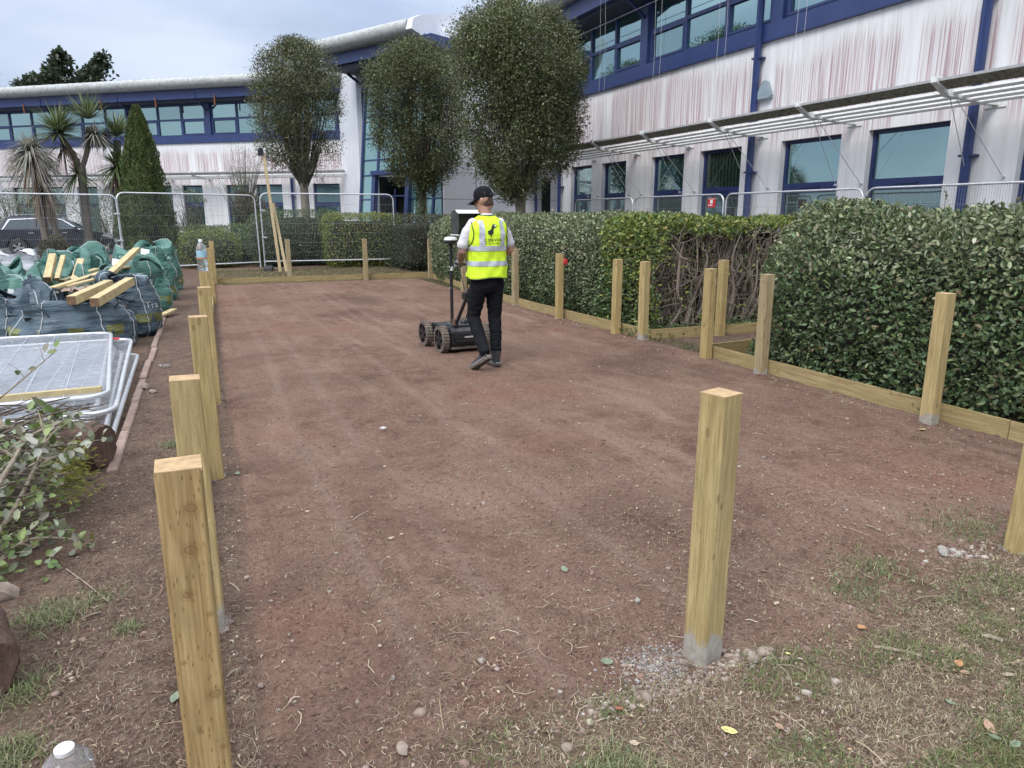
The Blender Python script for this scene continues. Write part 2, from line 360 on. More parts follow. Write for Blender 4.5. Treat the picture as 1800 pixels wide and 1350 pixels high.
F = np.stack([I[:-1, :-1], I[1:, :-1], I[1:, 1:], I[:-1, 1:]], -1).reshape(-1, 4)
# pale wheel tracks of the survey cart, a shade drier than the soil around
trk = np.zeros_like(XX)
for x0, sl, wd in ((1.02, .0, .05), (1.75, .0, .045), (2.28, .01, .05), (2.62, .0, .04), (3.3, .01, .05), (.55, .02, .04)):
    trk = np.maximum(trk, np.exp(-((XX-x0-sl*YY-.03*np.sin(YY*.8+x0))/wd)**2)*(.35+.65*sstep(.35, .6, vnoise(XX+3*x0, YY*.4, 1.3, int(x0*100)))))
colr = np.stack([court, turf, trk, np.ones_like(XX)], -1).reshape(-1, 4)
def soilmat():
    b = NB('soil'); a = b.attr(); A = b.n('ShaderNodeSeparateColor'); b.l(a, A.inputs[0]); c_, t_, k_ = A.outputs[0], A.outputs[1], A.outputs[2]
    v = b.vec(obj=False); big = b.noise(v, .9, 5, .6, .6); mid = b.noise(v, 5., 6, .65); fine = b.noise(v, 55, 5, .7); vf = b.noise(v, 190, 3, .6)
    soil = b.ramp(mid, [(.28, (.082, .046, .033)), (.5, (.155, .093, .069)), (.74, (.22, .14, .105))])
    soil = b.mix(b.ramp(big, [(.35, 0.), (.62, .85)]), soil, b.ramp(fine, [(.3, (.138, .084, .062)), (.7, (.275, .18, .137))]))
    lo = b.noise(b.vec((1.7, .42, 1), obj=False), 1.5, 4, .6, .8); soil = b.mix(b.ramp(lo, [(.52, 0.), (.74, .6)]), soil, (.31, .215, .162))
    rd = b.noise(v, .55, 3, .5); soil = b.mix(b.ramp(rd, [(.56, 0.), (.7, .6)]), soil, (.2, .10, .07))
    soil = b.mix(b.ramp(rd, [(.3, .5), (.44, 0.)]), soil, (.05, .028, .022))
    soil = b.mix(b.math('MULTIPLY', k_, .26), soil, (.27, .2, .165))
    drt = b.ramp(mid, [(.3, (.06, .037, .028)), (.7, (.15, .105, .08))]); drt = b.mix(b.ramp(fine, [(.45, 0.), (.62, .6)]), drt, (.21, .16, .12))
    grs = b.ramp(mid, [(.3, (.10, .07, .048)), (.7, (.22, .165, .115))])
    c = b.mix(c_, drt, soil); c = b.mix(t_, c, grs)
    sp_ = b.ramp(vf, [(.6, 0.), (.68, 1.)]); c = b.mix(b.math('MULTIPLY', sp_, .75), c, (.33, .25, .195)); f2 = b.noise(v, 28, 6, .8, .5); c = b.mix(b.math('MULTIPLY', b.ramp(f2, [(.54, 0.), (.66, 1.)]), .55), c, (.25, .17, .13)); c = b.mix(b.math('MULTIPLY', b.ramp(f2, [(.36, 1.), (.46, 0.)]), .6), c, (.055, .032, .025))
    dk = b.ramp(b.noise(v, 90, 4, .7), [(.34, 1.), (.46, 0.)]); c = b.mix(b.math('MULTIPLY', dk, .65), c, (.04, .022, .018))
    nr = b.bump(mid, .8, .04); nr = b.bump(fine, .9, .012, nr); nr = b.bump(vf, .7, .004, nr)
    return b.fin(c, .95, nr, Specular_IOR_Level=.1)
M_soil = soilmat()
g = np_mesh('soil_ground', np.stack([XX, YY, ZZ], -1), F, M_soil, None, colr, True); g['kind'] = 'structure'
def sheet(name, poly, z, mat):
    me = bpy.data.meshes.new(name); me.from_pydata([(x, y, z) for x, y in poly], [], [tuple(range(len(poly)))]); me.materials.append(mat)
    o = bpy.data.objects.new(name, me); link(o); o['kind'] = 'structure'; return o
sheet('car_park_surface', [(-700, -700), (700, -700), (700, 900), (-700, 900)], -.075, M_asphalt)
M_bed = simple('bed_soil', (.10, .075, .055), .95, .4, 5, .6, dirt=((.09, .1, .045), 2.5, .8))
sheet('planting_bed', [(-5.2, 21.2), (0, 23.1), (11.5, 23.1), (11.5, 26.2), (8.9, 26.2), (6.8, 30.3), (2, 38.8), (-3, 33.5), (-5.2, 31)], -.04, M_bed)
sheet('lawn_strip', [(11.38, -20), (60, -20), (60, 26.1), (11.38, 26.1)], -.03, M_bed)
sheet('front_verge', [(-.62, -8), (11.4, -8), (11.4, .78), (-.62, .78)], -.02, M_soil)
for i, (a, b_) in enumerate([((-7, 12.35), (-1.9, 12.55)), ((-7, 12.62), (-1.9, 12.8)), ((-7, 9.9), (-1.6, 10.35)), ((-7, 9.95), (-1.6, 10.75))]):
    d = Vector((b_[0]-a[0], b_[1]-a[1])).normalized(); n = Vector((-d.y, d.x))*.05
    o = sheet('road_marking', [(a[0]+n.x, a[1]+n.y), (a[0]-n.x, a[1]-n.y), (b_[0]-n.x, b_[1]-n.y), (b_[0]+n.x, b_[1]+n.y)], -.071+i*.0005, M_yellow)
# concrete edging: one kerb piece after another along the left side
kx0, ky0, kx1, ky1 = -.52, 4.75, -.13, 23.
ke = empty('edging_kerb', (-.52, 4.75, 0), 0, 'long line of soil-stained concrete edging between the car park and the soil', 'kerb')
L = math.hypot(kx1-kx0, ky1-ky0); dv = Vector(((kx1-kx0)/L, (ky1-ky0)/L, 0)); t = 0; nk = 0
m = MB().box(-.03, .03, .005, .905, -.14, .0); kbase = None
while t < L-.9:
    p = Vector((kx0, ky0, 0))+dv*t
    if kbase is None: k_ = kbase = m.build('kerb_piece', M_kerb, ke, bevel=.006)
    else: k_ = kbase.copy(); link(k_); k_.parent = ke
    k_.location = (p.x+.52+random.uniform(-.006, .006), p.y-4.75, .045+random.uniform(-.01, .01)); k_.rotation_euler = (random.uniform(-.006, .006), random.uniform(-.05, .05), -math.atan2(dv.x, dv.y)+random.uniform(-.006, .006)); t += .915
# ---------------------------------------------------------------- office building: three wings
def blindmat():
    b = NB('blinds_behind_glass'); x = b.xyz(b.tc.outputs['Object'])[0]; s_ = b.math('SINE', b.math('MULTIPLY', x, 55.))
    c = b.ramp(b.math('ADD', b.math('MULTIPLY', s_, .5), .5), [(.25, (.008, .016, .012)), (.5, (.03, .05, .038))]); b.fin(c, .15)
    g = b.n('ShaderNodeBsdfGlossy'); g.inputs['Roughness'].default_value = .015; g.inputs['Color'].default_value = (.5, .7, .65, 1)
    m = b.n('ShaderNodeMixShader'); m.inputs[0].default_value = .13; b.l(b.b.outputs[0], m.inputs[1]); b.l(g.outputs[0], m.inputs[2]); b.l(m.outputs[0], b.t.nodes['Material Output'].inputs[0]); return b.m
M_blind = blindmat()
M_jointgrey = simple('joint_grey', (.5, .5, .51), .8, .1)
def frame(mb, a, b, z0, z1, n0, n1, t=.06):
    mb.box(a, b, n0, n1, z0, z0+t); mb.box(a, b, n0, n1, z1-t, z1); mb.box(a, a+t, n0, n1, z0+t, z1-t); mb.box(b-t, b, n0, n1, z0+t, z1-t)
def ground_window(root, a, b, pane_mat=None, top=3.05):
    f = MB(); frame(f, a, b, .05, top, -.2, -.12, .07); f.box(a+.07, b-.07, -.19, -.115, 2.0, 2.2); wn = f.build('window', M_bluedark, root, bevel=.004)
    MB().box(a+.075, b-.075, -.165, -.155, 2.2, top-.07).build('pane', pane_mat or M_glass, wn)
    MB().box(a+.075, b-.075, -.165, -.155, .12, 2.0).build('pane', M_glasslow, wn)
    MB().box(a+.35*(b-a), b-.35*(b-a), -.115, -.09, 2.1, 2.125).build('handle', M_bluedark, wn)
    MB().box(a-.02, b+.02, -.13, .03, 0, .05).build('sill', M_white, wn)
def upper_bay(root, a, b, lights=3):
    z0, z1 = 5.4, 6.93; wd = (b-a)/lights; f = MB(); f.box(a, b, -.16, -.06, z0, z0+.07); f.box(a, b, -.16, -.06, z1-.07, z1)
    for i in range(lights+1):
        x = a+i*wd; f.box(max(a, x-.045), min(b, x+.045), -.158, -.055, z0+.07, z1-.07)
    for i in range(lights): f.box(a+i*wd+.05, a+(i+1)*wd-.05, -.157, -.058, 6.14, 6.22)
    wn = f.build('window', M_blue, root)
    for i in range(lights):
        for (p, q) in ((z0+.07, 6.14), (6.22, z1-.07)):
            x0, x1 = a+i*wd+.047, a+(i+1)*wd-.047
            if p < 6 and i != 1:   # opening sash with a second frame
                s_ = MB(); frame(s_, x0+.005, x1-.005, p+.003, q-.003, -.13, -.045, .05); s_.build('sash', M_blue, wn)
            MB().box(x0, x1, -.12, -.11, p, q).build('pane', M_glass, wn)
def section(mb, prof, s0, s1):
    mb.prism([(n, z) for n, z in prof], 'x', s0, s1); return mb
def wing(root, s0, s1, gw, cols, pipes, endwall=True, blind=()):
    edges = sorted(gw); x = s0; wl = MB()
    for a, b in edges:
        wl.box(x, a, -.25, 0, -.1, 3.05); x = b
    wl.box(x, s1, -.25, 0, -.1, 3.05); wl.box(s0, s1, -.25, 0, 3.05, 5.08)
    wl.box(s0, s1, -9, -8.8, -.1, 7.0); wl.box(s0, s0+.2, -8.8, -.25, -.1, 7.0); wl.box(s1-.2, s1, -8.8, -.25, -.1, 7.0)
    wl.build('wall', M_wall, root)
    x = s0+1.2
    while x < s1-.4:
        MB().box(x, x+.009, 0, .003, 3.6, 5.055).build('panel_joint', M_jointgrey, root); x += 2.35
    MB().box(s0+.2, s1-.2, -.6, -.5, -.05, 6.9).build('inner_wall', M_dark, root)
    for i, (a, b) in enumerate(edges): ground_window(root, a, b, M_blind if (a, b) in blind else None)
    MB().box(s0, s1, -.2, .07, 5.08, 5.4).build('sill_band', M_blue, root)
    MB().box(s0, s1, -.2, .08, 5.06, 5.083).build('drip_edge', M_bluedark, root)
    cs = sorted(cols)
    for i, c in enumerate(cs):
        MB().box(c-.17, c+.17, -.15, .03, 5.4, 6.98).build('column', M_blue, root, bevel=.01)
        if i+1 < len(cs): upper_bay(root, c+.17, cs[i+1]-.17)
    if cs[0]-.17 > s0+.5: upper_bay(root, s0+.05, cs[0]-.17, 2)
    if cs[-1]+.17 < s1-.5: upper_bay(root, cs[-1]+.17, s1-.05, max(1, round((s1-cs[-1])/1.5)))
    MB().box(s0, s1, -.2, .62, 6.93, 7.0).build('soffit', M_soffit, root)
    f = MB(); x = s0
    while x < s1-.05:
        f.box(x+.006, min(x+4.7, s1)-.006, .62, .8, 7.0, 7.42); x += 4.7
    f.build('fascia', M_blue, root)
    for c in cs: MB().box(c-.05, c+.05, .1, .83, 7.0, 7.3).bar((c, .03, 6.55), (c, .6, 6.98), .07, .07).build('eaves_bracket', M_blue, root)
    pr = [(.5, 7.43)]+[(.95+.30*math.sin(t), 7.68-.25*math.cos(t)) for t in np.linspace(0, math.pi*.95, 9)]+[(.5, 7.97), (.5, 7.9)]
    section(MB(), pr, s0-.15, s1+.15).build('eaves_gutter', M_gutter, root, smooth=True)
    nj = int((s1-s0)/3); jj = MB()
    for k in range(nj+1):
        x = s0+k*3.0; section(jj, [(n*1.0+(.008 if n > .6 else 0), z+(.008 if z > 7.7 else -.004)) for n, z in pr], x, x+.03)
    jj.build('gutter_joint', M_gutter, root)
    section(MB(), [(.62, 7.93), (.62, 7.99), (-4.5, 8.42), (-9.3, 8.2), (-9.3, 8.12), (-4.5, 8.34)], s0-.1, s1+.1).build('roof', M_roof, root)
    sm = MB(); x = s0
    while x < s1:
        sm.add([(x, .6, 7.985), (x+.04, .6, 7.985), (x+.04, .6, 8.03), (x, .6, 8.03), (x, -4.5, 8.415), (x+.04, -4.5, 8.415), (x+.04, -4.5, 8.46), (x, -4.5, 8.46)], [(0, 1, 2, 3), (4, 7, 6, 5), (3, 2, 6, 7), (0, 3, 7, 4), (1, 5, 6, 2)]); x += .42
    sm.build('roof_seam', M_roof, root, kind='stuff')
    for p, r in pipes:
        d = MB().tube([(p, .13, 0), (p, .13, 6.75), (p, .4, 6.98)], r, 10); dp = d.build('downpipe', M_blue, root, smooth=True)
        for z in (.9, 2.45, 4.75, 6.3): MB().box(p-.11, p+.11, .0, .19, z, z+.035).build('pipe_bracket', M_bluedark, dp)
def awning(root, s0, s1, brs, z0=3.28, detail=True):
    a = MB()
    for nn, w_, dz in ((1.04, .11, .015), (.84, .10, -.02), (.62, .10, -.05), (.4, .10, -.075)):
        poly = [(nn-w_/2, z0+dz-.015), (nn-w_*.1, z0+dz-.03), (nn+w_*.3, z0+dz-.028), (nn+w_/2, z0+dz+.0), (nn+w_*.42, z0+dz+.035), (nn+w_*.1, z0+dz+.04), (nn-w_/2, z0+dz+.005)]
        section(MB(), poly, s0, s1).build('louvre_blade', M_awn, root, smooth=False)
    ks = sorted(brs)
    segs = [s0]+ks+[s1]
    for i in range(len(segs)-1):
        x0, x1 = segs[i]+.06, segs[i+1]-.06
        if x1-x0 < .3: continue
        # front fin: dark algae-stained underside with a pale top edge
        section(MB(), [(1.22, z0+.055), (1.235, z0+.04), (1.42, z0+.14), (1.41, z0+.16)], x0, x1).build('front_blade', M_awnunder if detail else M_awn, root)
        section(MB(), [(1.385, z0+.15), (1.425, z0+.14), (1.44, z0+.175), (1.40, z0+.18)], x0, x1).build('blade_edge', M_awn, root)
    for b in ks:
        poly = [(0, z0-.1), (.25, z0-.1), (.9, z0-.055), (1.15, z0-.045), (1.46, z0+.13), (1.46, z0+.21), (1.3, z0+.2), (1.08, z0+.08), (.6, z0+.05), (0, z0+.06)]
        br = MB().prism(poly, 'x', b-.05, b+.05).build('awning_arm', M_awn, root, bevel=.004)
        MB().box(b-.16, b+.16, 0, .02, z0-.13, z0+.1).build('wall_plate', M_white, br)
        bb = MB()
        for dx in (-.1, .1): bb.lathe([(.018, 0), (.018, .02)], 8, Matrix.Translation((b+dx, .02, z0-.02)) @ Matrix.Rotation(R(-90), 4, 'X'))
        bb.build('bolt', M_bluedark, br)
        if detail:
            for dx in (-.28, .28):
                st = MB().tube([(b+dx*.15, 1.0, z0-.05), (b+dx, .03, 2.12)], .006, 5).build('stay_cable', M_galv, br)
                MB().tube([(b+dx, 0, 2.12), (b+dx, .06, 2.12)], .022, 8).build('anchor', M_galv, br)
rw = empty('office_wing', (11.5, 0, 0), R(90), 'near office wing with pink algae streaks on its white wall and a white louvred awning', 'building')
GW = [(-.9, .6), (1.3, 2.8), (3.4, 4.9), (5.6, 7.1), (8.24, 9.79), (10.39, 11.91), (13.09, 14.52), (15.13, 16.52), (17.72, 19.02), (19.61, 20.89)]
wing(rw, -3.5, 21.62, GW, [-2.0, 2.75, 7.55, 12.3, 17.05, 21.4], [(12.66, .075), (7.8, .075), (21.45, .06), (2.9, .075)], blind=[(13.09, 14.52)])
awning(rw, -1., 20.5, [19.46, 17.18, 14.91, 12.46, 10.11, 7.54, 5.2, 2.85])
# wall-mounted fittings
al = MB(); al.prism([(12.27+11.5*0, 3.92), (12.62, 3.92), (12.66, 3.98), (12.5, 4.3), (12.39, 4.3), (12.23, 3.98)], 'y', 0, .12)
for v in range(len(al.v)): pass
al.build('alarm_box', simple('alarm_grey', (.25, .31, .35), .5, .1), rw, bevel=.02)
cc = MB().tube([(21.05, 0, 3.15), (21.05, .15, 3.12)], .03, 8).lathe([(.0, 0), (.05, .01), (.075, .05), (.08, .12), (.07, .13)][::1], 14, Matrix.Translation((21.05, .15, 2.98)))
cc.build('security_camera', M_black, rw, smooth=True)
# loose cables hanging from the eaves to the awning
for s_ in (17.9, 17.65, 15.4, 15.15, 13.1, 12.85, 10.9, 10.7):
    MB().tube([(s_, .86, 7.42), (s_+.03, .8, 5.2), (s_-.02, .9, 3.33)], .004, 4).build('hanging_cable', M_jointgrey, rw)
MB().tube([(-3, .5, 6.62), (21, .5, 6.62)], .008, 4).build('eaves_wire', M_galv, rw)
ang = math.atan2(.632, -.775)
lw = empty('office_wing', (7.9, 34.85, 0), ang, 'far office wing behind the palms with a long blue window band and pale curved eaves', 'building')
GL = [(1.08, 2.5), (4.17, 5.63), (6.0, 7.3), (8.68, 9.86), (10.5, 11.7), (12.95, 14.3), (15.1, 16.4), (17.3, 18.73), (19.3, 20.7), (21.9, 23.3), (24.0, 25.3), (26.5, 27.9), (28.7, 30.)]
wing(lw, -1.0, 34., GL, [3.4, 8.02, 12.5, 17.2, 21.9, 26.6, 31.3], [(12.62, .07), (3.55, .07), (22., .07)])
awning(lw, 0, 33., [2.0, 5.9, 8.2, 10.4, 12.3, 14.7, 17., 19.2, 21.5, 24., 26.5, 29.], 3.42, False)
for x in (13.4, 10.2, 6.9, 18.2):
    MB().tube([(x, .86, 7.1), (x, .85, 6.65)], .03, 6).build('eaves_lamp', simple('lamp_amber', (.3, .12, .04), .4), lw)
# entrance block ------------------------------------------------------------
e1 = Vector((-.454, .891, 0)); en = Vector((-.891, -.454, 0)); ea = math.atan2(e1.y, e1.x)
eb = empty('entrance_block', (8.9, 26, 0), ea, 'entrance block between the wings with a raked teal glass front and blue doorway', 'building')
TOPZ = 7.1; RAKE = .8
def gp(s, z, off=0.): return (s, -RAKE*z/TOPZ+off, z)
zs = [0, 1.25, 2.2, 3.15, 3.75, 4.6, 5.45, 6.3, TOPZ]; ss = [0, .68, 1.38, 2.07, 3.0, 3.9, 4.86]
dark = MB()
for i in range(len(ss)-1):
    for j in range(len(zs)-1):
        a, b, z0, z1 = ss[i]+.03, ss[i+1]-.03, zs[j]+.025, zs[j+1]-.025
        if 2.0 < ss[i] < 3.5 and z1 < 3.2: continue
        if z1 > 6.3: mt = M_glasslow
        elif z1 < 1.3 and ss[i] < 2: mt = simple('grey_panel', (.16, .17, .2), .5, .1) if 'grey_panel' not in MATS else MATS['grey_panel']
        elif ss[i] < .6: mt = M_glasslow
        else: mt = M_glassgreen
        m = MB().add([gp(a, z0), gp(b, z0), gp(b, z1), gp(a, z1), gp(a, z0, -.02), gp(b, z0, -.02), gp(b, z1, -.02), gp(a, z1, -.02)],
                     [(0, 1, 2, 3), (4, 7, 6, 5), (0, 4, 5, 1), (1, 5, 6, 2), (2, 6, 7, 3), (3, 7, 4, 0)])
        m.build('glass_panel', mt, eb)
for s_ in ss:
    if s_ == 3.0: MB().bar(gp(s_, 3.15, .02), gp(s_, TOPZ, .02), .05, .08, (1, 0, 0)).build('mullion', M_blue, eb); continue
    MB().bar(gp(s_, 0, .02), gp(s_, TOPZ, .02), .05 if 0 < s_ < 4.8 else .1, .1, (1, 0, 0)).build('mullion', M_blue, eb)
for z in zs[1:]:
    for a, b in (((0, 2.07), (3.9, 4.86)) if z < 3.1 else ((0, 4.86),)):
        MB().bar(gp(a, z, .012), gp(b, z, .012), .05, .05).build('transom', M_blue, eb)
d = MB(); d.bar(gp(2.0, 0, .1), gp(2.0, 3.15, .1), .14, .2, (1, 0, 0)); d.bar(gp(3.97, 0, .1), gp(3.97, 3.15, .1), .14, .2, (1, 0, 0)); d.bar(gp(1.93, 3.22, .14), gp(4.04, 3.22, .14), .28, .17)
dr = d.build('door_frame', M_blue, eb)
MB().box(2.07, 3.9, -1.4, -1.35, 0, 3.1).build('lobby', M_dark, dr)
MB().box(2.07, 2.11, -1.35, -.4, 0, 3.1).box(3.86, 3.9, -1.35, -.4, 0, 3.1).build('lobby_side', M_dark, dr)
MB().box(3.0, 3.06, -.5, -.44, 0, 2.6).box(2.1, 3.87, -.5, -.44, 2.3, 2.36).build('door_leaf', M_bluedark, dr)
# pillar of white panels at the far corner, set behind the raked glass
for z0, z1 in ((0, 2.1), (2.12, 3.4), (3.42, 4.9), (4.92, 6.1), (6.12, 7.4)):
    MB().box(4.3, 5.2, -1.25, -.95, z0, z1).build('white_panel', M_panel, eb)
MB().tube([(5.3, -.2, 7.1), (5.2, -.5, 6.9), (4.95, -.86, 6.55), (4.95, -.86, 3.0), (4.95, -.86, 0)], .06, 8).build('downpipe', M_bluedark, eb, smooth=True)
# eaves over the glass
MB().box(.0, 5.5, -1.3, .62, 7.12, 7.2).build('soffit', M_soffit, eb)
MB().box(-.4, 5.5, -.6, .78, 7.22, 7.62).build('fascia', M_blue, eb)
pr = [(.5, 7.63)]+[(.95+.32*math.sin(t), 7.9-.27*math.cos(t)) for t in np.linspace(0, math.pi*.95, 9)]+[(.5, 8.21), (.5, 8.12)]
section(MB(), pr, .35, 5.75).build('eaves_gutter', M_gutter, eb, smooth=True)
section(MB(), [(.7, 8.17), (.7, 8.23), (-6., 9.55), (-6, 9.48)], .1, 5.85).build('roof', M_roof, eb)
# verge: white boxed edge climbing to the right with a blue beam below
MB().add([(.33, 1.25, 7.75), (.33, 1.15, 8.1), (.33, .75, 8.27), (.33, -6.5, 9.75), (.33, -6.5, 9.0), (.33, .6, 7.55),
          (.05, 1.25, 7.75), (.05, 1.15, 8.1), (.05, .75, 8.27), (.05, -6.5, 9.75), (.05, -6.5, 9.0), (.05, .6, 7.55)],
         [(0, 1, 2, 3, 4, 5), (11, 10, 9, 8, 7, 6)]+[(i, (i+1) % 6, 6+(i+1) % 6, 6+i) for i in range(6)]).build('verge_board', M_panel, eb)
MB().add([(.1, .5, 7.2), (.1, -6.5, 8.6), (.1, -6.5, 9.0), (.1, .5, 7.55), (-.1, .5, 7.2), (-.1, -6.5, 8.6), (-.1, -6.5, 9.0), (-.1, .5, 7.55)],
         [(0, 1, 2, 3), (7, 6, 5, 4), (0, 4, 5, 1), (1, 5, 6, 2), (2, 6, 7, 3), (3, 7, 4, 0)]).build('verge_beam', M_blue, eb)
# white panelled wall facing the court (world coordinates)
for x0, x1 in ((8.98, 10.25), (10.27, 10.5), (10.52, 12.05), (12.07, 13.6), (13.62, 15.)):
    for z0, z1 in ((-.1, 2.15), (2.165, 3.1), (3.115, 4.3), (4.315, 5.5), (5.515, 6.7), (6.715, 7.9)):
        pr_ = .06 if x0 == 10.27 else 0
        MB().box(x0, x1, 26-pr_, 26.12, z0, z1).build('white_panel', M_panel, eb, world=True)
MB().box(8.98, 15., 26.13, 26.3, -.1, 7.9).build('backing_wall', M_dark, eb, world=True)
MB().add([(8.9, 26.1, 7.9), (15, 26.1, 7.9), (15, 26.1, 9.6), (12, 26.1, 8.6), (8.9, 26.3, 7.9), (15, 26.3, 7.9), (15, 26.3, 9.6), (12, 26.3, 8.6)], [(0, 1, 2, 3), (7, 6, 5, 4), (0, 4, 5, 1), (1, 5, 6, 2), (2, 6, 7, 3), (3, 7, 4, 0)]).build('gable_wall', M_panel, eb, world=True)
MB().box(11.6, 14.6, 22.6, 25.9, 3.3, 3.62).build('porch_canopy', M_white, eb, world=True, bevel=.02)
MB().tube([(12.72, 25.9, 0), (12.72, 25.9, 7)], .06, 8).build('downpipe', M_blue, eb, world=True)
MB().box(13.0, 13.35, 25.9, 25.96, 0, 2.9).build('doorway', M_dark, eb, world=True)
MB().tube([(9.9, 26.0, 3.45), (9.9, 25.85, 3.42)], .03, 8).lathe([(.0, 0), (.06, .02), (.08, .08), (.07, .14)], 12, Matrix.Translation((9.9, 25.83, 3.3))).build('security_camera', M_black, eb, world=True, smooth=True)
# link wall closing the gap between entrance block and far wing
MB().box(7.1, 7.3, 31.3, 35., -.1, 7.9).build('link_wall', M_panel, eb, world=True)
# low building on the other side of the car park, seen only in the window reflections
ob = empty('low_building', (-38, 22, 0), 0, 'long low building across the car park reflected in the windows', 'building')
MB().box(-.2, 0, -14, 20, 0, 5.).build('wall', M_whitewall, ob); MB().box(-8, .9, -14.5, 20.5, 5.02, 5.5).build('roof', M_roof, ob)
for k in range(8): MB().box(.01, .05, -13+k*4.1, -10.6+k*4.1, 1., 2.6).build('window', M_glasslow, ob)
# ---------------------------------------------------------------- vegetation
def unit(v): return v/np.maximum(np.linalg.norm(v, axis=-1, keepdims=True), 1e-6)
def tints(n, cols, var=.18):
    c = np.array(cols)[rng.integers(0, len(cols), n)]*(1+rng.normal(0, var, (n, 1)))*(1+rng.normal(0, .05, (n, 3)))
    return np.clip(c, .004, .9)
def leaves(name, P, D, Nn, L, W, tint, mat, parent, fold=.3, droop=.12, six=True):
    n = len(P); D = unit(D); S = unit(np.cross(D, Nn)); U = np.cross(S, D); L = np.broadcast_to(L, n)[:, None]; W = np.broadcast_to(W, n)[:, None]
    up = U*W*.5*fold
    if six:
        V = np.stack([P, P+D*L*.3+S*W*.46+up, P+D*L*.7+S*W*.4+up-U*L*droop*.5, P+D*L-U*L*droop, P+D*L*.7-S*W*.4+up-U*L*droop*.5, P+D*L*.3-S*W*.46+up], 1)
        b = (np.arange(n)*6)[:, None]; F_ = np.concatenate([b+np.array([0, 1, 2, 3]), b+np.array([0, 3, 4, 5])], 0); k = 6
    else:
        V = np.stack([P, P+D*L*.45+S*W*.5+up, P+D*L-U*L*droop, P+D*L*.45-S*W*.5+up], 1)
        b = (np.arange(n)*4)[:, None]; F_ = np.concatenate([b+np.array([0, 1, 2]), b+np.array([0, 2, 3])], 0); k = 4
    col = np.repeat(np.concatenate([tint, np.ones((n, 1))], 1), k, axis=0)
    return np_mesh(name, V.reshape(-1, 3), F_, mat, parent, col, kind='stuff')
def n3(P, s, seed=0):
    # cheap smooth 3-D noise in 0..1 from sines
    r = np.random.default_rng(seed); o = np.zeros(len(P))
    for k in range(7):
        d = r.normal(size=3); d /= np.linalg.norm(d); o += np.sin(P@d*s*(.7+.35*k)*2+r.random()*6.28)/(1+.25*k)
    return .5+.16*o
def rbox(P, h, r):
    q = np.abs(P)-(np.array(h)-r); return np.linalg.norm(np.maximum(q, 0), axis=1)+np.minimum(q.max(1), 0)-r
def hedge(pos, half, r, n, L, W, cols, label, cat='hedge', group=None, depth=.2, lump=.1, accept=None, mat=None, alt_cols=None, alt_fn=None, sink=0., rz=0, core=True, six=True, seed=1, name='hedge', var=.2):
    root = empty(name, pos, rz, label, cat, group); h = np.array(half)
    def sdf(P): return rbox(P-np.array([0, 0, h[2]]), h, r)+lump*(n3(P, 1.6, seed)-.5)+lump*.5*(n3(P, 5., seed+1)-.5)
    out = []; got = 0
    while got < n:
        P = (rng.random((n*6, 3))*2-1)*(h+.15)+np.array([0, 0, h[2]]); P = P[P[:, 2] > .02+sink]
        d = sdf(P); k = (d > -depth) & (d < .02); P, d = P[k], d[k]; k = rng.random(len(P)) < np.exp(-(-d)/depth*1.3); P = P[k]
        if accept is not None: P = P[accept(P)]
        out.append(P); got += len(P)
        if len(P) == 0: break
    P = np.concatenate(out)[:n]; e = .03
    G_ = np.stack([sdf(P+np.eye(3)[i]*e)-sdf(P-np.eye(3)[i]*e) for i in range(3)], 1); G_ = unit(G_)
    D = unit(G_*.55+rng.normal(0, .65, P.shape)+np.array([0, 0, .25])); Nn = unit(G_+np.array([0, 0, .5])+rng.normal(0, .45, P.shape))
    t = tints(len(P), cols, var)
    if alt_cols is not None:
        k = np.clip((P[:, 2]/(2*h[2])-.55)/.45, 0, 1)*(.4+.9*n3(P, 2.2, seed+5)); k = alt_fn(P) if alt_fn is not None else k; k = (rng.random(len(P)) < k)[:, None]  # second leaf palette, by default mixed in more towards the top
        t = np.where(k, tints(len(P), alt_cols, var), t)
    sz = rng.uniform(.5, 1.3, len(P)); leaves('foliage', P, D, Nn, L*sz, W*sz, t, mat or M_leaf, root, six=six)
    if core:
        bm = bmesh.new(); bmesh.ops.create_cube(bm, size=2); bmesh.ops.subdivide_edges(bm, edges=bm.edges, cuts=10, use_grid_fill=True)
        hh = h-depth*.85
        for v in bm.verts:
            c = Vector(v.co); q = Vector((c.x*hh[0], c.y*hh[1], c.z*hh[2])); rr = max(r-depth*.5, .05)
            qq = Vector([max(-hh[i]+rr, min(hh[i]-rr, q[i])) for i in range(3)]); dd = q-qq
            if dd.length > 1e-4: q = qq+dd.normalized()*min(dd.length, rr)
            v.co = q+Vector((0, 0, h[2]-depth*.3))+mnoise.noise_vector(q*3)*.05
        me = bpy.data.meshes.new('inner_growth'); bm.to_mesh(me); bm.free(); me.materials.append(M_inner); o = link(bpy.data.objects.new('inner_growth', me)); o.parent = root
    return root
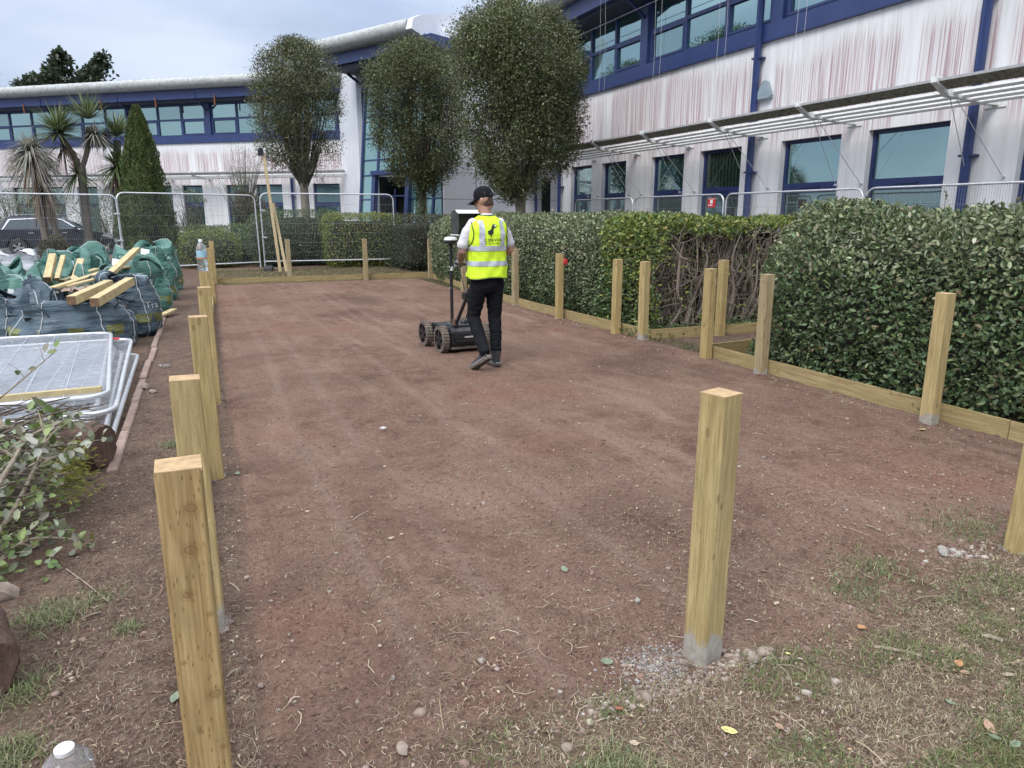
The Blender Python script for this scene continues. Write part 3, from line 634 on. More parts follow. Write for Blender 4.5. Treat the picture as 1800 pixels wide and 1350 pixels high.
def shoots(root, pts, ln, cols, leafL=.05, mat=None):
    m = MB(); Ps = []; Ds = []
    for p in pts:
        p = Vector(p); d = Vector((random.uniform(-.25, .25), random.uniform(-.25, .25), 1)).normalized(); l_ = ln*random.uniform(.6, 1.3)
        c = bez([p, p+d*l_*.5+Vector((random.uniform(-.03, .03), 0, 0)), p+d*l_], 3); m.tube(c, [.004*(1-i/len(c))+.0015 for i in range(len(c))], 4)
        for k in range(int(l_/leafL*1.6)):
            t = random.uniform(.15, 1); q = p+d*l_*t; a = random.uniform(0, 6.28); Ps.append(q); Ds.append((math.cos(a), math.sin(a), .8))
    m.build('shoot', M_twig, root, kind='stuff'); P = np.array([tuple(q) for q in Ps]); D = np.array(Ds); n = len(P)
    leaves('shoot_leaves', P, D, rng.normal(0, .5, (n, 3))+[0, 0, 1], leafL*rng.uniform(.7, 1.2, n), leafL*.42, tints(n, cols), mat or M_leaf, root)
OLIVE = [(0.143, 0.172, 0.078), (0.108, 0.143, 0.062), (0.194, 0.224, 0.111), (0.072, 0.101, 0.044), (0.243, 0.269, 0.156)]
PALE = [(0.218, 0.244, 0.132), (0.287, 0.311, 0.185), (0.161, 0.195, 0.095), (0.127, 0.158, 0.075), (0.356, 0.377, 0.248)]
DKG = [(0.065, 0.108, 0.045), (0.09, 0.143, 0.058), (0.122, 0.182, 0.076), (0.046, 0.078, 0.034), (0.162, 0.217, 0.099)]
GOLD = [(.19, .23, .04), (.25, .28, .055), (.14, .19, .035), (.31, .32, .1), (.08, .13, .03)]
DKB = [(0.045, 0.06, 0.03), (0.068, 0.078, 0.042), (0.09, 0.09, 0.057), (0.033, 0.045, 0.024)]
MIDG = [(0.087, 0.152, 0.051), (0.123, 0.196, 0.065), (0.065, 0.116, 0.041), (0.16, 0.232, 0.072)]
h1 = hedge((6.46, 2.3, -.86), (1.09, 3.8, 1.2), .62, 118000, .049, .025, DKG+OLIVE[:2]+DKG+DKG+[(.15, .115, .06)], 'big glossy silver-green hedge at the right edge, nearest the camera behind the gravel board', depth=.26, lump=.26, alt_cols=PALE+OLIVE, sink=.84, alt_fn=lambda P: np.clip((P[:, 2]-1.66)/.6, 0, 1)*(.4+.9*n3(P, 2.2, 8)), seed=3, mat=M_leafgloss)
shoots(h1, [(random.uniform(-.8, .7), random.uniform(-3.3, 3.2), 2.26) for _ in range(260)], .15, PALE)
shoots(h1, [(.35, 1.3, 2.25), (.1, .55, 2.25), (.2, .8, 2.25), (-.2, 2.1, 2.25)], .34, OLIVE, .045)
h2 = hedge((6.55, 13.1, 0), (1.04, 4.3, .77), .42, 110000, .048, .024, DKG+OLIVE, 'long clipped grey-green hedge running beside the right row of posts', depth=.2, lump=.14, alt_cols=PALE+OLIVE, alt_fn=lambda P: np.clip((P[:, 2]-.35)/.8, 0, .95)*(.5+.8*n3(P, 2.2, 13)), seed=8, mat=M_leafgloss)
shoots(h2, [(random.uniform(-.7, .7), random.uniform(-3.9, 3.9), 1.46) for _ in range(110)], .14, PALE)
def gold_mix(P): return np.clip((1.15+.5*(n3(P, 2.4, 46)-.5)-P[:, 2])*1.6, 0, .93)*np.clip((P[:, 1]+.75)*1.6, .25, 1)
def acc_gold(P):
    f = n3(P, 3., 44); return (P[:, 2] > 1.2+.3*f) | (P[:, 0] < -1.98+.5*f) | (P[:, 1] > .5) | (rng.random(len(P)) < .035)
h3 = hedge((7.45, 8.5, 0), (2.0, .6, .75), .2, 26000, .055, .03, GOLD+MIDG[:1], 'golden green hedge with its bare twiggy end cut open beside the side path', depth=.22, lump=.12, accept=acc_gold, core=False, seed=15, alt_cols=DKG+MIDG, alt_fn=gold_mix)
st = MB()
for i in range(330):
    x = random.uniform(-1.7, 1.95); y = random.uniform(-.5, .3); p = [(x, y, 0)]
    for k in range(1, 5): x += random.uniform(-.16, .16); y += random.uniform(-.12, .1); p.append((x, max(-.6, y), k*random.uniform(.24, .33)))
    r0 = random.choice([.006, .008, .011, .02]) if i % 9 else .03; c = bez(p, 3); st.tube(c, [r0*(1-.65*j/len(c)) for j in range(len(c))], 5, False)
for i in range(420):
    x = random.uniform(-1.8, 1.95); y = random.uniform(-.6, -.1); z = random.uniform(.1, 1.3); d = Vector((random.uniform(-1, 1), random.uniform(-.7, .3), random.uniform(-.4, 1))).normalized()*random.uniform(.2, .55)
    a = Vector((x, y, z)); st.tube(bez([a, a+d*.5+Vector((0, 0, random.uniform(-.06, .06))), a+d], 2), [.006, .005, .004, .003, .002], 4, False)
M_stem = bark('bare_stem', (.10, .08, .065), (.36, .29, .235), 40)
st.build('bare_stems', M_stem, h3, kind='stuff')
MB().box(-1.6, 1.9, .34, .55, 0, 1.28).build('inner_growth', M_inner, h3)
gcp = rng.random((2600, 3))*[4.2, .9, .12]+[-2.2, -1.0, .0]
leaves('undergrowth', gcp, rng.normal(0, 1, (2600, 3))*[1, 1, .4], rng.normal(0, .4, (2600, 3))+[0, -.2, 1], .05, .03, tints(2600, DKG), M_leaf, h3)
# far hedges behind the fence panels
hedge((3.35, 24.2, 0), (1.55, .95, .86), .7, 15000, .05, .028, DKG, 'dark domed hedge behind the middle of the right-hand fence panel', six=False, lump=.1, seed=20)
hedge((5.15, 23.0, 0), (1.15, .8, .80), .3, 12000, .055, .032, GOLD, 'yellow-green hedge block behind the right end of the fence panel', six=False, lump=.1, seed=21, alt_cols=GOLD[1:4])
hedge((7.35, 20.9, 0), (1.75, 1.35, .78), .3, 17000, .05, .028, DKB+DKG[:2], 'dark brownish hedge behind the person at the far right corner of the court', six=False, lump=.1, seed=22, alt_cols=[(.1, .095, .06), (.075, .08, .045)])
for (x, y, a, b, c, cl, lab, sd) in [(.75, 24.4, .9, .9, .54, GOLD+MIDG[:2], 'bright low mound of shrub behind the fence beside the cone-shaped conifer', 31), (1.1, 27.2, 1.3, .9, .62, MIDG+GOLD[:2], 'mid green flat-topped shrub mound behind the bright low one', 32), (2.1, 25.9, .8, .8, .48, MIDG+DKG[:1], 'low green mound of shrub tucked against the dark domed hedge', 33), (.3, 29.4, 1.6, 1., .58, DKG, 'dark green shrub mound at the back of the bed by the far windows', 34)]:
    hedge((x, y, 0), (a, b, c), min(a, b, c)*.9, 7000, .05, .03, cl, lab, 'shrub', None, six=False, seed=sd, name='shrub')
# shrubs by the palms
def shrub(x, y, h, w_, cols, label, n=5000, z0=0., L=.07, W=.03, sparse=False, seed=1, mat=None, pts=None):
    root = empty('shrub', (x, y, 0), 0, label, 'shrub'); m = MB()
    for i in range(26):
        a = random.uniform(0, 6.28); rr = w_*random.uniform(.3, 1); tp = Vector((math.cos(a)*rr, math.sin(a)*rr, h*random.uniform(.55, 1.02)))
        c = bez([(random.uniform(-.08, .08), random.uniform(-.08, .08), 0), tp*.5+Vector((0, 0, h*.06)), tp], 4); m.tube(c, [.02*(1-.85*j/len(c)) for j in range(len(c))], 5, False)
    m.build('stems', M_twig, root, kind='stuff')
    u = unit(rng.normal(size=(n, 3)))*(rng.random((n, 1))**(.6 if sparse else .33)); P = u*np.array([w_, w_, (h-z0)*.5])+np.array([0, 0, z0+(h-z0)*.5])
    P *= (1+.25*(n3(P, 2.5, seed)-.5))[:, None]; k = n3(P, 3.5, seed+3) > (.5 if sparse else .33); P = P[k]; P = P[P[:, 2] > .03]
    leaves('foliage', P, rng.normal(0, .7, P.shape)+u[k][:len(P)]*.6+[0, 0, .3], rng.normal(0, .5, P.shape)+[0, 0, 1], L, W, tints(len(P), cols), mat or M_leaf, root, six=False); return root
shrub(-5.55, 39.6, 3.1, 1.15, [(.2, .2, .06), (.14, .16, .05), (.25, .24, .1)], 'yellow-green feathery shrub between the two palm trunks', 6000, .9, seed=41)
shrub(-3.0, 38.6, 2.7, 1.6, DKG+OLIVE[:1], 'dark bushy shrub behind the middle palm trunk', 9000, .2, seed=42)
shrub(-6.9, 39.8, 2.7, 1.0, DKG+OLIVE, 'dark shrub beside the parked car and the grey dying palm', 5000, .4, seed=43)
shrub(.35, 29.2, 2.6, .7, OLIVE+PALE, 'thin sparse shrub just right of the cone-shaped conifer', 2600, .8, sparse=True, seed=44)
shrub(2.35, 28., 2.4, .62, [(.13, .095, .045), (.1, .1, .045), (.07, .08, .035)], 'rusty brown-green clipped shrub behind the fence near the leaning batten', 9000, .6, seed=45)
shrub(2.9, 27.6, 2.3, .55, OLIVE+[(.14, .1, .05)], 'straggly half-bare shrub right of the rusty clipped one', 1300, .7, sparse=True, seed=46)
bt = empty('bare_tree', (2.25, 29.2, 0), 0, 'small nearly bare twiggy tree rising behind the rusty clipped shrub', 'tree'); m = MB(); m.tube([(0, 0, 0), (.05, 0, 1.8)], [.05, .04], 7); m.build('trunk', M_bark, bt); m = MB(); tips = []
for i in range(60):
    a = random.uniform(0, 6.28); rr = random.uniform(.15, .95); tp = Vector((math.cos(a)*rr, math.sin(a)*rr, random.uniform(2.6, 4.45)-rr*.5)); c = bez([(.05, 0, 1.4), tp*.55+Vector((0, 0, .5)), tp], 4)
    m.tube(c, [.016*(1-.85*j/len(c)) for j in range(len(c))], 4, False); tips += [c[-1-k] for k in range(5)]
m.build('crown', M_bark, bt, kind='stuff'); P = np.array([tuple(t) for t in tips]*6)+rng.normal(0, .07, (len(tips)*6, 3))
leaves('foliage', P, rng.normal(0, 1, P.shape), rng.normal(0, 1, P.shape)+[0, 0, 1], .06, .022, tints(len(P), PALE+[(.12, .09, .06)]), M_leaf, bt, six=False)
# cone-shaped conifer
cf = empty('conifer', (-.88, 25., 0), 0, 'tall cone-shaped green conifer behind the fence panels', 'tree')
n = 52000; z = rng.random(n)**1.25*4.65+.02; z += .0; t = z/4.72
def conr(t): return .81*np.clip(1-t, 0, 1)**.72*(.72+.4*np.minimum(t/.25, 1)**.7)
a = rng.random(n)*6.283; lump = 1+.42*(n3(np.stack([np.cos(a)*1.2, np.sin(a)*1.2, z*1.6], 1), 3.2, 51)-.5)*2
rr = conr(t)*lump*(1-.3*rng.random(n)**2)+.015; P = np.stack([np.cos(a)*rr, np.sin(a)*rr, z], 1); rad = np.stack([np.cos(a), np.sin(a), np.zeros(n)], 1)
tn = tints(n, [(.085, .14, .045), (.11, .17, .055), (.065, .105, .035), (.14, .185, .065), (.14, .125, .05)], .25); 
leaves('foliage', P, rad*.5+[0, 0, .9]+rng.normal(0, .35, P.shape), rad+rng.normal(0, .4, P.shape), .075*rng.uniform(.6, 1.3, n), .03, tn, M_needle, cf, six=False)
MB().lathe([(.72*float(conr(np.array(q/4.72))), q) for q in (.05, .5, 1, 1.6, 2.3, 3, 3.6, 4.1, 4.5)], 16).build('inner_growth', M_inner, cf); MB().tube([(0, 0, 0), (0, 0, 4.)], .06, 8).build('trunk', M_bark, cf)
# vase-shaped street trees
def crown_tree(x, y, z0, z1, rmax, fork, trunk_r, n, label, seed, cols, Lf=.072, shape=(.72, .46), nb=80, holes=.36):
    root = empty('street_tree', (x, y, 0), random.uniform(0, 6), label, 'tree', 'dense vase-shaped trees in front of the offices')
    rs = np.random.default_rng(seed); H_ = z1-z0; tm = shape[0]/(shape[0]+shape[1]); nm = tm**shape[0]*(1-tm)**shape[1]
    def rad(t): return rmax*(np.clip(t, 0, 1)**shape[0]*(1-np.clip(t, 0, 1))**shape[1])/nm*(.93+.07*np.sin(t*9))
    m = MB(); m.tube(bez([(0, 0, -.05), (.02, .01, fork*.5), (0, 0, fork)], 5), [trunk_r*(1.15-.3*i/10) for i in range(11)], 12); m.build('trunk', M_palebark, root, smooth=True)
    m = MB(); tw = []
    for i in range(nb):
        a = random.uniform(0, 6.28); t = random.uniform(.3, .97); r_ = float(rad(np.array(t)))*random.uniform(.15, .93); tp = Vector((math.cos(a)*r_, math.sin(a)*r_, z0+t*H_)); b = Vector((random.uniform(-.05, .05), random.uniform(-.05, .05), fork-random.uniform(0, .25)))
        mid = b.lerp(tp, .45)+Vector((tp.x*.12, tp.y*.12, -.05*H_*0)); c = bez([b, mid, tp], 5); r0 = random.uniform(.018, .05) if i > 8 else .07
        m.tube(c, [r0*(1-.86*j/len(c)) for j in range(len(c))], 6, False); tw.append(c)
        for _ in range(4):
            q = c[random.randint(3, len(c)-2)]; e = q+Vector((random.uniform(-.5, .5), random.uniform(-.5, .5), random.uniform(.2, .8)))*(.25*rmax); m.tube([q, q.lerp(e, .5)+Vector((0, 0, .03)), e], [.012, .008, .003], 4, False)
    m.build('branches', M_bark, root, kind='stuff', smooth=True)
    NC = int(n/30); t = rs.random(NC*2)**.8; a = rs.random(NC*2)*6.283; lob = np.clip(1+.5*(n3(np.stack([np.cos(a)*2, np.sin(a)*2, t*3], 1), .9, seed)-.5), .75, 1.12)
    r_ = rad(t)*lob*rs.random(NC*2)**.45; Cc = np.stack([np.cos(a)*r_, np.sin(a)*r_, z0+t*H_], 1)
    k = n3(Cc, 1.7, seed+9) > holes+.30*np.clip(.5-t, 0, 1); Cc = Cc[k][:NC]; br = rs.uniform(.6, 1.3, len(Cc)); ci = rs.integers(0, len(Cc), n); spread = rmax*.075
    P = Cc[ci]+np.clip(rs.normal(0, 1, (n, 3)), -1.5, 1.5)*spread*[1, 1, 1.35]; out = unit(P*[1, 1, 0]+1e-4)
    D = unit(out*.5+[0, 0, .5]+rs.normal(0, .6, P.shape)); n_ = len(P); sz = rs.uniform(.6, 1.25, n_)
    leaves('foliage', P, D, rs.normal(0, .6, P.shape)+[0, 0, 1]+out*.4, Lf*sz, Lf*.42*sz, np.clip(tints(n_, cols, .16)*br[ci][:, None], 0, .9), M_leaf, root, droop=.25, six=False)
    sp = []
    for _ in range(120):
        t = random.uniform(.6, .97); a = random.uniform(0, 6.28); r_ = float(rad(np.array(t)))*random.uniform(.3, .95); sp.append((math.cos(a)*r_, math.sin(a)*r_, z0+t*H_-.05))
    shoots(root, sp, .38, cols, .075); return root
TC = [(0.101, 0.13, 0.05), (0.136, 0.16, 0.063), (0.078, 0.1, 0.04), (0.179, 0.198, 0.088), (0.121, 0.107, 0.05), (0.235, 0.259, 0.131)]
crown_tree(8.15, 17.5, 1.95, 6.55, 1.88, 2.15, .145, 115000, 'largest dark leafy tree, behind the hedge just right of the person', 61, TC)
crown_tree(7.42, 23.7, 2.25, 6.8, 1.78, 2.6, .15, 72000, 'middle tree with ivy on its trunk in front of the raked glass entrance', 62, TC+[(.085, .1, .03)])
crown_tree(3.85, 25.3, 2.15, 6.85, 1.58, 2.6, .15, 42000, 'left tree with a thinning grey top and pale trunk behind the right fence panel', 63, TC+[(.1, .09, .05), (.14, .14, .1)], holes=.42)
# cordyline palms
def palm(x, y, label, trunks, heads, grp='cordyline palms behind the fence'):
    root = empty('cordyline_palm', (x, y, 0), 0, label, 'palm tree', grp)
    for tr, r_ in trunks:
        MB().tube(bez(tr, 6), r_, 9).build('trunk', M_palmbark, root, smooth=True)
    for (c, rad, n_, cols, updir, dr) in heads:
        n_ = int(n_*1.9); rad *= 1.08
        c = np.array(c); V = []; F_ = []; C = []; segs = 5
        for i in range(n_):
            el = math.asin(random.uniform(max(-.99, -.55+updir), min(1, 1.6+updir))); a = random.uniform(0, 6.28); d = np.array([math.cos(a)*math.cos(el), math.sin(a)*math.cos(el), math.sin(el)]); L_ = rad*random.uniform(.75, 1.1); s_ = unit(np.cross(d, [0, 0, 1.]))*.5
            w0 = .045; b0 = len(V); tn = tints(1, cols)[0]; dro = dr*random.uniform(.4, 1.3)
            for k in range(segs+1):
                q = k/segs; p = c+d*L_*q+np.array([0, 0, -dro*L_*q*q]); wq = w0*(.5+1.4*q if q < .35 else (1.05-q)*1.5); V += [p+s_*wq, p-s_*wq]; C += [tn, tn]
            for k in range(segs): F_.append([b0+2*k, b0+2*k+1, b0+2*k+3, b0+2*k+2])
        o = np_mesh('leaf_head', np.array(V), np.array(F_), M_blade, root, np.concatenate([np.array(C), np.ones((len(C), 1))], 1), kind='stuff')
    return root
PG = [(.12, .17, .07), (.16, .21, .09), (.09, .13, .05), (.26, .28, .17)]; PD = [(.32, .31, .26), (.42, .41, .36), (.24, .22, .18)]; PB = [(.16, .115, .075), (.22, .17, .12)]
palm(-2.83, 28, 'tallest green cordyline palm whose trunk forks into two spiky heads',
     [([(0, 0, 0), (.02, 0, 1.8), (.05, 0, 3.1)], .13), ([(.05, 0, 3.0), (-.1, 0, 3.45), (-.38, 0, 4.0)], .08), ([(.05, 0, 3.0), (.28, 0, 3.6), (.42, 0, 4.35)], .08)],
     [((-.45, 0, 4.15), 1.05, 190, PG, .25, .18), ((.42, 0, 4.6), .95, 90, PG, .75, .1), ((.55, -.1, 4.1), .6, 150, PD, .0, .5), ((-.1, .1, 2.9), .9, 60, PG, -.1, .4), ((-.38, 0, 3.7), .7, 40, PB, -.5, .8)])
palm(-1.75, 28.3, 'cordyline palm nearest the conifer with a drooping lower head',
     [([(0, 0, 0), (.02, 0, 1.6), (0, 0, 3.0), (.1, 0, 4.0)], .11)], [((0, -.05, 3.15), 1.0, 170, PG, .05, .35), ((.1, 0, 4.15), .9, 120, PG, .45, .15), ((-.3, 0, 4.0), .55, 90, PD, 0, .4), ((0, 0, 2.8), .75, 50, PB, -.5, .8)])
palm(-3.95, 27.6, 'grey dying cordyline palm with twin trunks and a ragged brown skirt',
     [([(-.02, 0, 0), (-.05, 0, 1.5), (-.1, 0, 3.2)], .12), ([(.3, 0, 0), (.25, 0, 1.2), (.1, 0, 2.2)], .1)], [((-.1, 0, 3.5), .95, 340, PD, .0, .6), ((-.1, -.05, 3.2), .95, 90, PB+PD[:1], -.75, 1.1), ((.1, -.1, 2.3), .8, 60, PB, -.9, .8)])
shrub(-3.4, 24.6, 1.05, .42, [(.14, .11, .06), (.1, .09, .05), (.1, .11, .05)], 'small brownish cone of dead leaves at the foot of the palms', 5000, .0, L=.09, W=.025, seed=47)
palm(-2.45, 25.2, 'short spiky green cordyline sprouting beside the brownish cone', [([(0, 0, 0), (0, 0, .2)], .05)], [((0, 0, .2), .8, 45, PG+PD, .5, .1)])
# big trees on the skyline behind the far wing
def far_tree(x, y, z0, blobs, label, seed, n=15000):
    root = empty('skyline_tree', (x, y, 0), 0, label, 'tree', 'dark trees behind the far wing'); MB().tube([(0, 0, 0), (.2, 0, z0)], [.5, .3], 8).build('trunk', M_bark, root)
    Ps = []
    for (bx, by, bz, br, bh) in blobs:
        k = int(n*br*bh/sum(b[3]*b[4] for b in blobs)); u = unit(rng.normal(size=(k, 3)))*(rng.random((k, 1))**.45); P = u*[br, br, bh]+[bx, by, bz]; P += (n3(P, 1.1, seed)-.5)[:, None]*u*1.6; Ps.append(P[n3(P, 1.9, seed+1) > .42])
    P = np.concatenate(Ps); leaves('crown', P, rng.normal(0, 1, P.shape), rng.normal(0, .7, P.shape)+[0, 0, 1], .42, .26, tints(len(P), [(.05, .07, .038), (.065, .09, .048), (.035, .05, .028)]), M_leaf, root, six=False)
far_tree(-7.3, 70, 10, [(-1.8, 0, 11.2, 1.6, 1.3), (-.3, 0, 11.8, 1.3, 1.8), (-.2, 0, 13.6, .6, 1.0), (2.0, 0, 12, 1.3, 1.6), (2.7, 0, 13.6, .7, .8), (.5, 0, 10.5, 3.2, 1.2)], 'dark spreading tree above the roof left of the palms', 71)
far_tree(-14.2, 71, 10, [(0, 0, 11.3, 2.2, 1.8), (1.2, 0, 10.5, 2., 1.2)], 'dark tree cut off by the left edge of the picture above the roof', 72, 8000)
# ivy on the trunk of the middle tree
iv = bpy.data.objects.new('ivy', None); iv = empty('ivy', (7.35, 23.7, 0), 0, 'dark ivy climbing the trunk of the middle tree', 'ivy'); n = 2600; a = rng.random(n)*6.28; z = rng.random(n)*2.5
P = np.stack([np.cos(a)*.17, np.sin(a)*.17, z], 1); k = n3(P*[3, 3, 1], 3, 5) > .45; P = P[k]; leaves('foliage', P, rng.normal(0, .6, P.shape)+[0, 0, -.4], P*[1, 1, 0]+rng.normal(0, .05, P.shape), .06, .05, tints(len(P), DKG), M_leafgloss, iv, six=False)

# ---------------------------------------------------------------- ground cover and litter
def blades(name, X, Y, h, lean, cols, wd=.004, mat=None):
    n = len(X); Z = gz(X, Y)-.004; a = rng.random(n)*6.283; d = np.stack([np.cos(a), np.sin(a), np.zeros(n)], 1); s_ = np.stack([-np.sin(a), np.cos(a), np.zeros(n)], 1)*wd*.5
    h = h*rng.uniform(.5, 1.3, n); ln = lean*rng.uniform(.4, 1.3, n); B = np.stack([X, Y, Z], 1); h_ = h[:, None]; l_ = ln[:, None]
    M1 = B+d*h_*l_*.45+[0, 0, 1]*h_*.6*np.maximum(.12, 1-l_*.6); T = B+d*h_*l_*1.1+[0, 0, 1]*h_*np.maximum(.1, 1-l_*.85)
    V = np.stack([B-s_, B+s_, M1+s_*.8, M1-s_*.8, T], 1); b = (np.arange(n)*5)[:, None]
    t = tints(n, cols, .2); return np_mesh(name, V.reshape(-1, 3), [b+np.array([0, 1, 2, 3]), b+np.array([3, 2, 4])], mat or M_blade, None, np.repeat(np.concatenate([t, np.ones((n, 1))], 1), 5, 0), kind='stuff')
def near_pts(n, x0, x1, y0, y1, p=1.6):
    u = rng.random(n); Y = (y0**(-p)+u*(y1**(-p)-y0**(-p)))**(-1/p); return rng.uniform(x0, x1, n), Y
X, Y = near_pts(260000, -.5, 5.5, .78, 2.9, .6); c_, t_, _, _ = masks(X, Y); den = vnoise(X+4, Y+4, 5., 77, 3)
k = (t_*(.12+1.5*(den-.25)) > rng.random(len(X))*.9) & (np.hypot(X-1.55, Y-1.75) > .1); gx, gy = X[k], Y[k]
gr = vnoise(gx+4, gy+4, 3.2, 78, 3)+.12*(gx > 2.2)
o = blades('dry_grass', gx[gr < .52], gy[gr < .52], .032, .95, [(.36, .31, .2), (.28, .235, .15), (.42, .37, .25), (.2, .17, .1)], .0026); tag(o, 'dry straw-coloured turf along the near edge of the court', 'grass')
o = blades('grass', gx[gr >= .50], gy[gr >= .50], .042, .85, [(.13, .17, .06), (.17, .2, .08), (.10, .13, .045), (.25, .25, .13)], .0028); tag(o, 'patchy green turf in the lower right corner', 'grass')
X, Y = near_pts(26000, .5, 5.6, 17.85, 22.5, 1); o = blades('far_grass', X, Y, .06, .6, [(.15, .16, .075), (.11, .12, .05), (.2, .19, .1), (.17, .13, .08)], .008); tag(o, 'worn grass strip between the back gravel board and the fence panels', 'grass')
X = 5.32+rng.random(9000)*.3; Y = rng.uniform(1.5, 17.5, 9000); o = blades('edge_grass', X, Y, .05, .5, [(.08, .11, .035), (.12, .13, .06), (.06, .07, .03)], .005); tag(o, 'weedy strip under the hedges behind the right gravel boards', 'grass')
# tufts
Xs, Ys = [], []
for cx, cy, r_, q in ((-.18, 5.2, .09, 330), (-.6, 3.02, .14, 600), (-.62, 2.55, .12, 420), (-.44, 3.1, .1, 160), (2.7, 2.0, .2, 600), (2.45, 1.9, .14, 400), (3.5, 2.12, .25, 700), (.95, 1.4, .13, 900), (-.2, 15.8, .2, 300), (-.6, 2.2, .1, 500), (.75, 1.22, .12, 700), (-.33, 2.8, .05, 120)):
    Xs.append(rng.normal(cx, r_*.5, q)); Ys.append(rng.normal(cy, r_*.5, q))
o = blades('grass_tufts', np.concatenate(Xs), np.concatenate(Ys), .055, .75, [(.15, .19, .08), (.12, .15, .06), (.26, .25, .15), (.19, .21, .1)], .0032); tag(o, 'scattered green grass tufts beside the turf rolls and along the soil edge', 'grass')
# straw, roots and fibres lying on the soil
def straw(name, X, Y, ln, wd, cols, label):
    n = len(X); a = rng.random(n)*6.283; L_ = ln*rng.uniform(.3, 1.5, n); c = rng.normal(0, .5, n); Z = gz(X, Y)+.003; pts = []
    for q in (-.5, -.15, .2, .5):
        ax = a+c*q*1.6; pts.append(np.stack([X+np.cos(ax)*L_*q, Y+np.sin(ax)*L_*q, Z+rng.uniform(0, .006, n)+.004*(abs(q) < .3)], 1))
    s_ = np.stack([-np.sin(a), np.cos(a), np.full(n, .35)], 1)*(wd*rng.uniform(.5, 1.4, n))[:, None]*.5; V = np.stack([v for p in pts for v in (p-s_, p+s_)], 1); b = (np.arange(n)*8)[:, None]
    t = tints(n, cols, .25); o = np_mesh(name, V.reshape(-1, 3), [b+np.array([2*i, 2*i+1, 2*i+3, 2*i+2]) for i in range(3)], M_leafdry, None, np.repeat(np.concatenate([t, np.ones((n, 1))], 1), 8, 0), kind='stuff'); tag(o, label, 'straw')
SC = [(.34, .27, .19), (.26, .19, .13), (.19, .13, .095), (.42, .35, .26), (.14, .09, .065)]
X, Y = near_pts(170000, -.62, 5.2, 1.0, 12., 1.6); c_, t_, _, _ = masks(X, Y); cl = vnoise(X+8, Y+8, 2.6, 81, 4); k = rng.random(len(X)) < np.where(X < court_l(Y)-.02, .85, np.clip((cl-.40)*2.6, .1, .85)); k &= (X > -.56)
straw('straw', X[k], Y[k], .026, .0013, SC, 'dead grass fibres and fine roots strewn over the soil')
X, Y = near_pts(4200, -.56, 5.2, 1.1, 17., 1.3); straw('wood_chips', X, Y, .015, .005, [(.36, .28, .2), (.42, .35, .27), (.24, .17, .12), (.16, .1, .08)], 'pale wood chips and crushed bark on the soil')
X, Y = near_pts(700, -.56, 5., 1.1, 6., 1.5); straw('rootlets', X, Y, .11, .0024, [(.33, .25, .18), (.2, .14, .1), (.4, .33, .25)], 'longer pale rootlets and twigs lying on the soil')
# pebbles
def ico():
    bm = bmesh.new(); bmesh.ops.create_icosphere(bm, subdivisions=1, radius=1); v = np.array([tuple(x.co) for x in bm.verts]); f = np.array([[w_.index for w_ in q.verts] for q in bm.faces]); bm.free(); return v, f
IV, IF = ico()
def pebbles(name, X, Y, s_, cols, label, cat='gravel', sink=.3):
    n = len(X); s_ = s_*np.minimum(rng.lognormal(0, .45, n), 2.1); sc3 = s_[:, None]*rng.uniform(.6, 1.15, (n, 3))*[1, 1, .62]; a = rng.random(n)*6.283; J = IV[None]*(1+rng.normal(0, .13, (n, len(IV), 1))); V = J*sc3[:, None]
    V = np.stack([V[..., 0]*np.cos(a)[:, None]-V[..., 1]*np.sin(a)[:, None], V[..., 0]*np.sin(a)[:, None]+V[..., 1]*np.cos(a)[:, None], V[..., 2]], -1)
    V += np.stack([X, Y, gz(X, Y)+sc3[:, 2]*(1-sink*2)], 1)[:, None]; F_ = (IF[None]+(np.arange(n)*len(IV))[:, None, None]).reshape(-1, 3); t = tints(n, cols, .2)
    o = np_mesh(name, V.reshape(-1, 3), F_, M_leafstone, None, np.repeat(np.concatenate([t, np.ones((n, 1))], 1), len(IV), 0), kind='stuff'); tag(o, label, cat)
b = NB('pebble_rock'); M_leafstone = b.fin(b.mix(b.math('MULTIPLY', b.noise(b.vec(), 60, 4), .6), b.attr(), (.14, .1, .08)), .9, b.bump(b.noise(b.vec(), 120, 4), .5, .004))
RC2 = [(.26, .19, .155), (.36, .30, .25), (.2, .13, .1), (.42, .38, .33)]
RC = [(.17, .095, .075), (.24, .16, .125), (.13, .075, .06), (.36, .29, .235), (.3, .2, .16)]
X, Y = near_pts(30000, -.6, 5.25, 1.0, 12., 1.5); pebbles('soil_crumbs', X, Y, .0036, RC[:3], 'red-brown soil crumbs covering the court', 'soil')
X, Y = near_pts(2600, -.6, 5.25, 1.05, 17., 1.35); pebbles('pebbles', X, Y, .0058, RC+[(.42, .37, .32)], 'small pale and reddish pebbles scattered over the court')
X, Y = near_pts(330, -.5, 5.2, 1.3, 9., 1.3); pebbles('loose_stones', X, Y, .0105, RC2+RC[:2], 'thumb-sized tan and reddish stones lying here and there on the court', sink=.4)
X = rng.normal(1.62, .10, 260); Y = rng.normal(1.71, .035, 260); pebbles('post_foot_gravel', X, Y, .0075, RC2, 'tan and grey gravel thrown up round the foot of the lone front post', sink=.4)
X = rng.normal(1.2, .17, 190); Y = rng.normal(1.66, .03, 190); pebbles('trail_gravel', X, Y, .0065, RC2, 'thin trail of tan gravel left of the lone front post', sink=.4)
X = rng.normal(3.2, .1, 120); Y = rng.normal(1.95, .05, 120); pebbles('corner_gravel', X, Y, .010, RC2, 'grey and tan rubble beside the cut-off post at the right edge', sink=.4)
n = 500; X = rng.uniform(5.0, 5.26, n); Y = rng.uniform(2, 17, n); pebbles('edge_pebbles', X, Y, .009, RC, 'stones gathered along the foot of the right gravel boards')
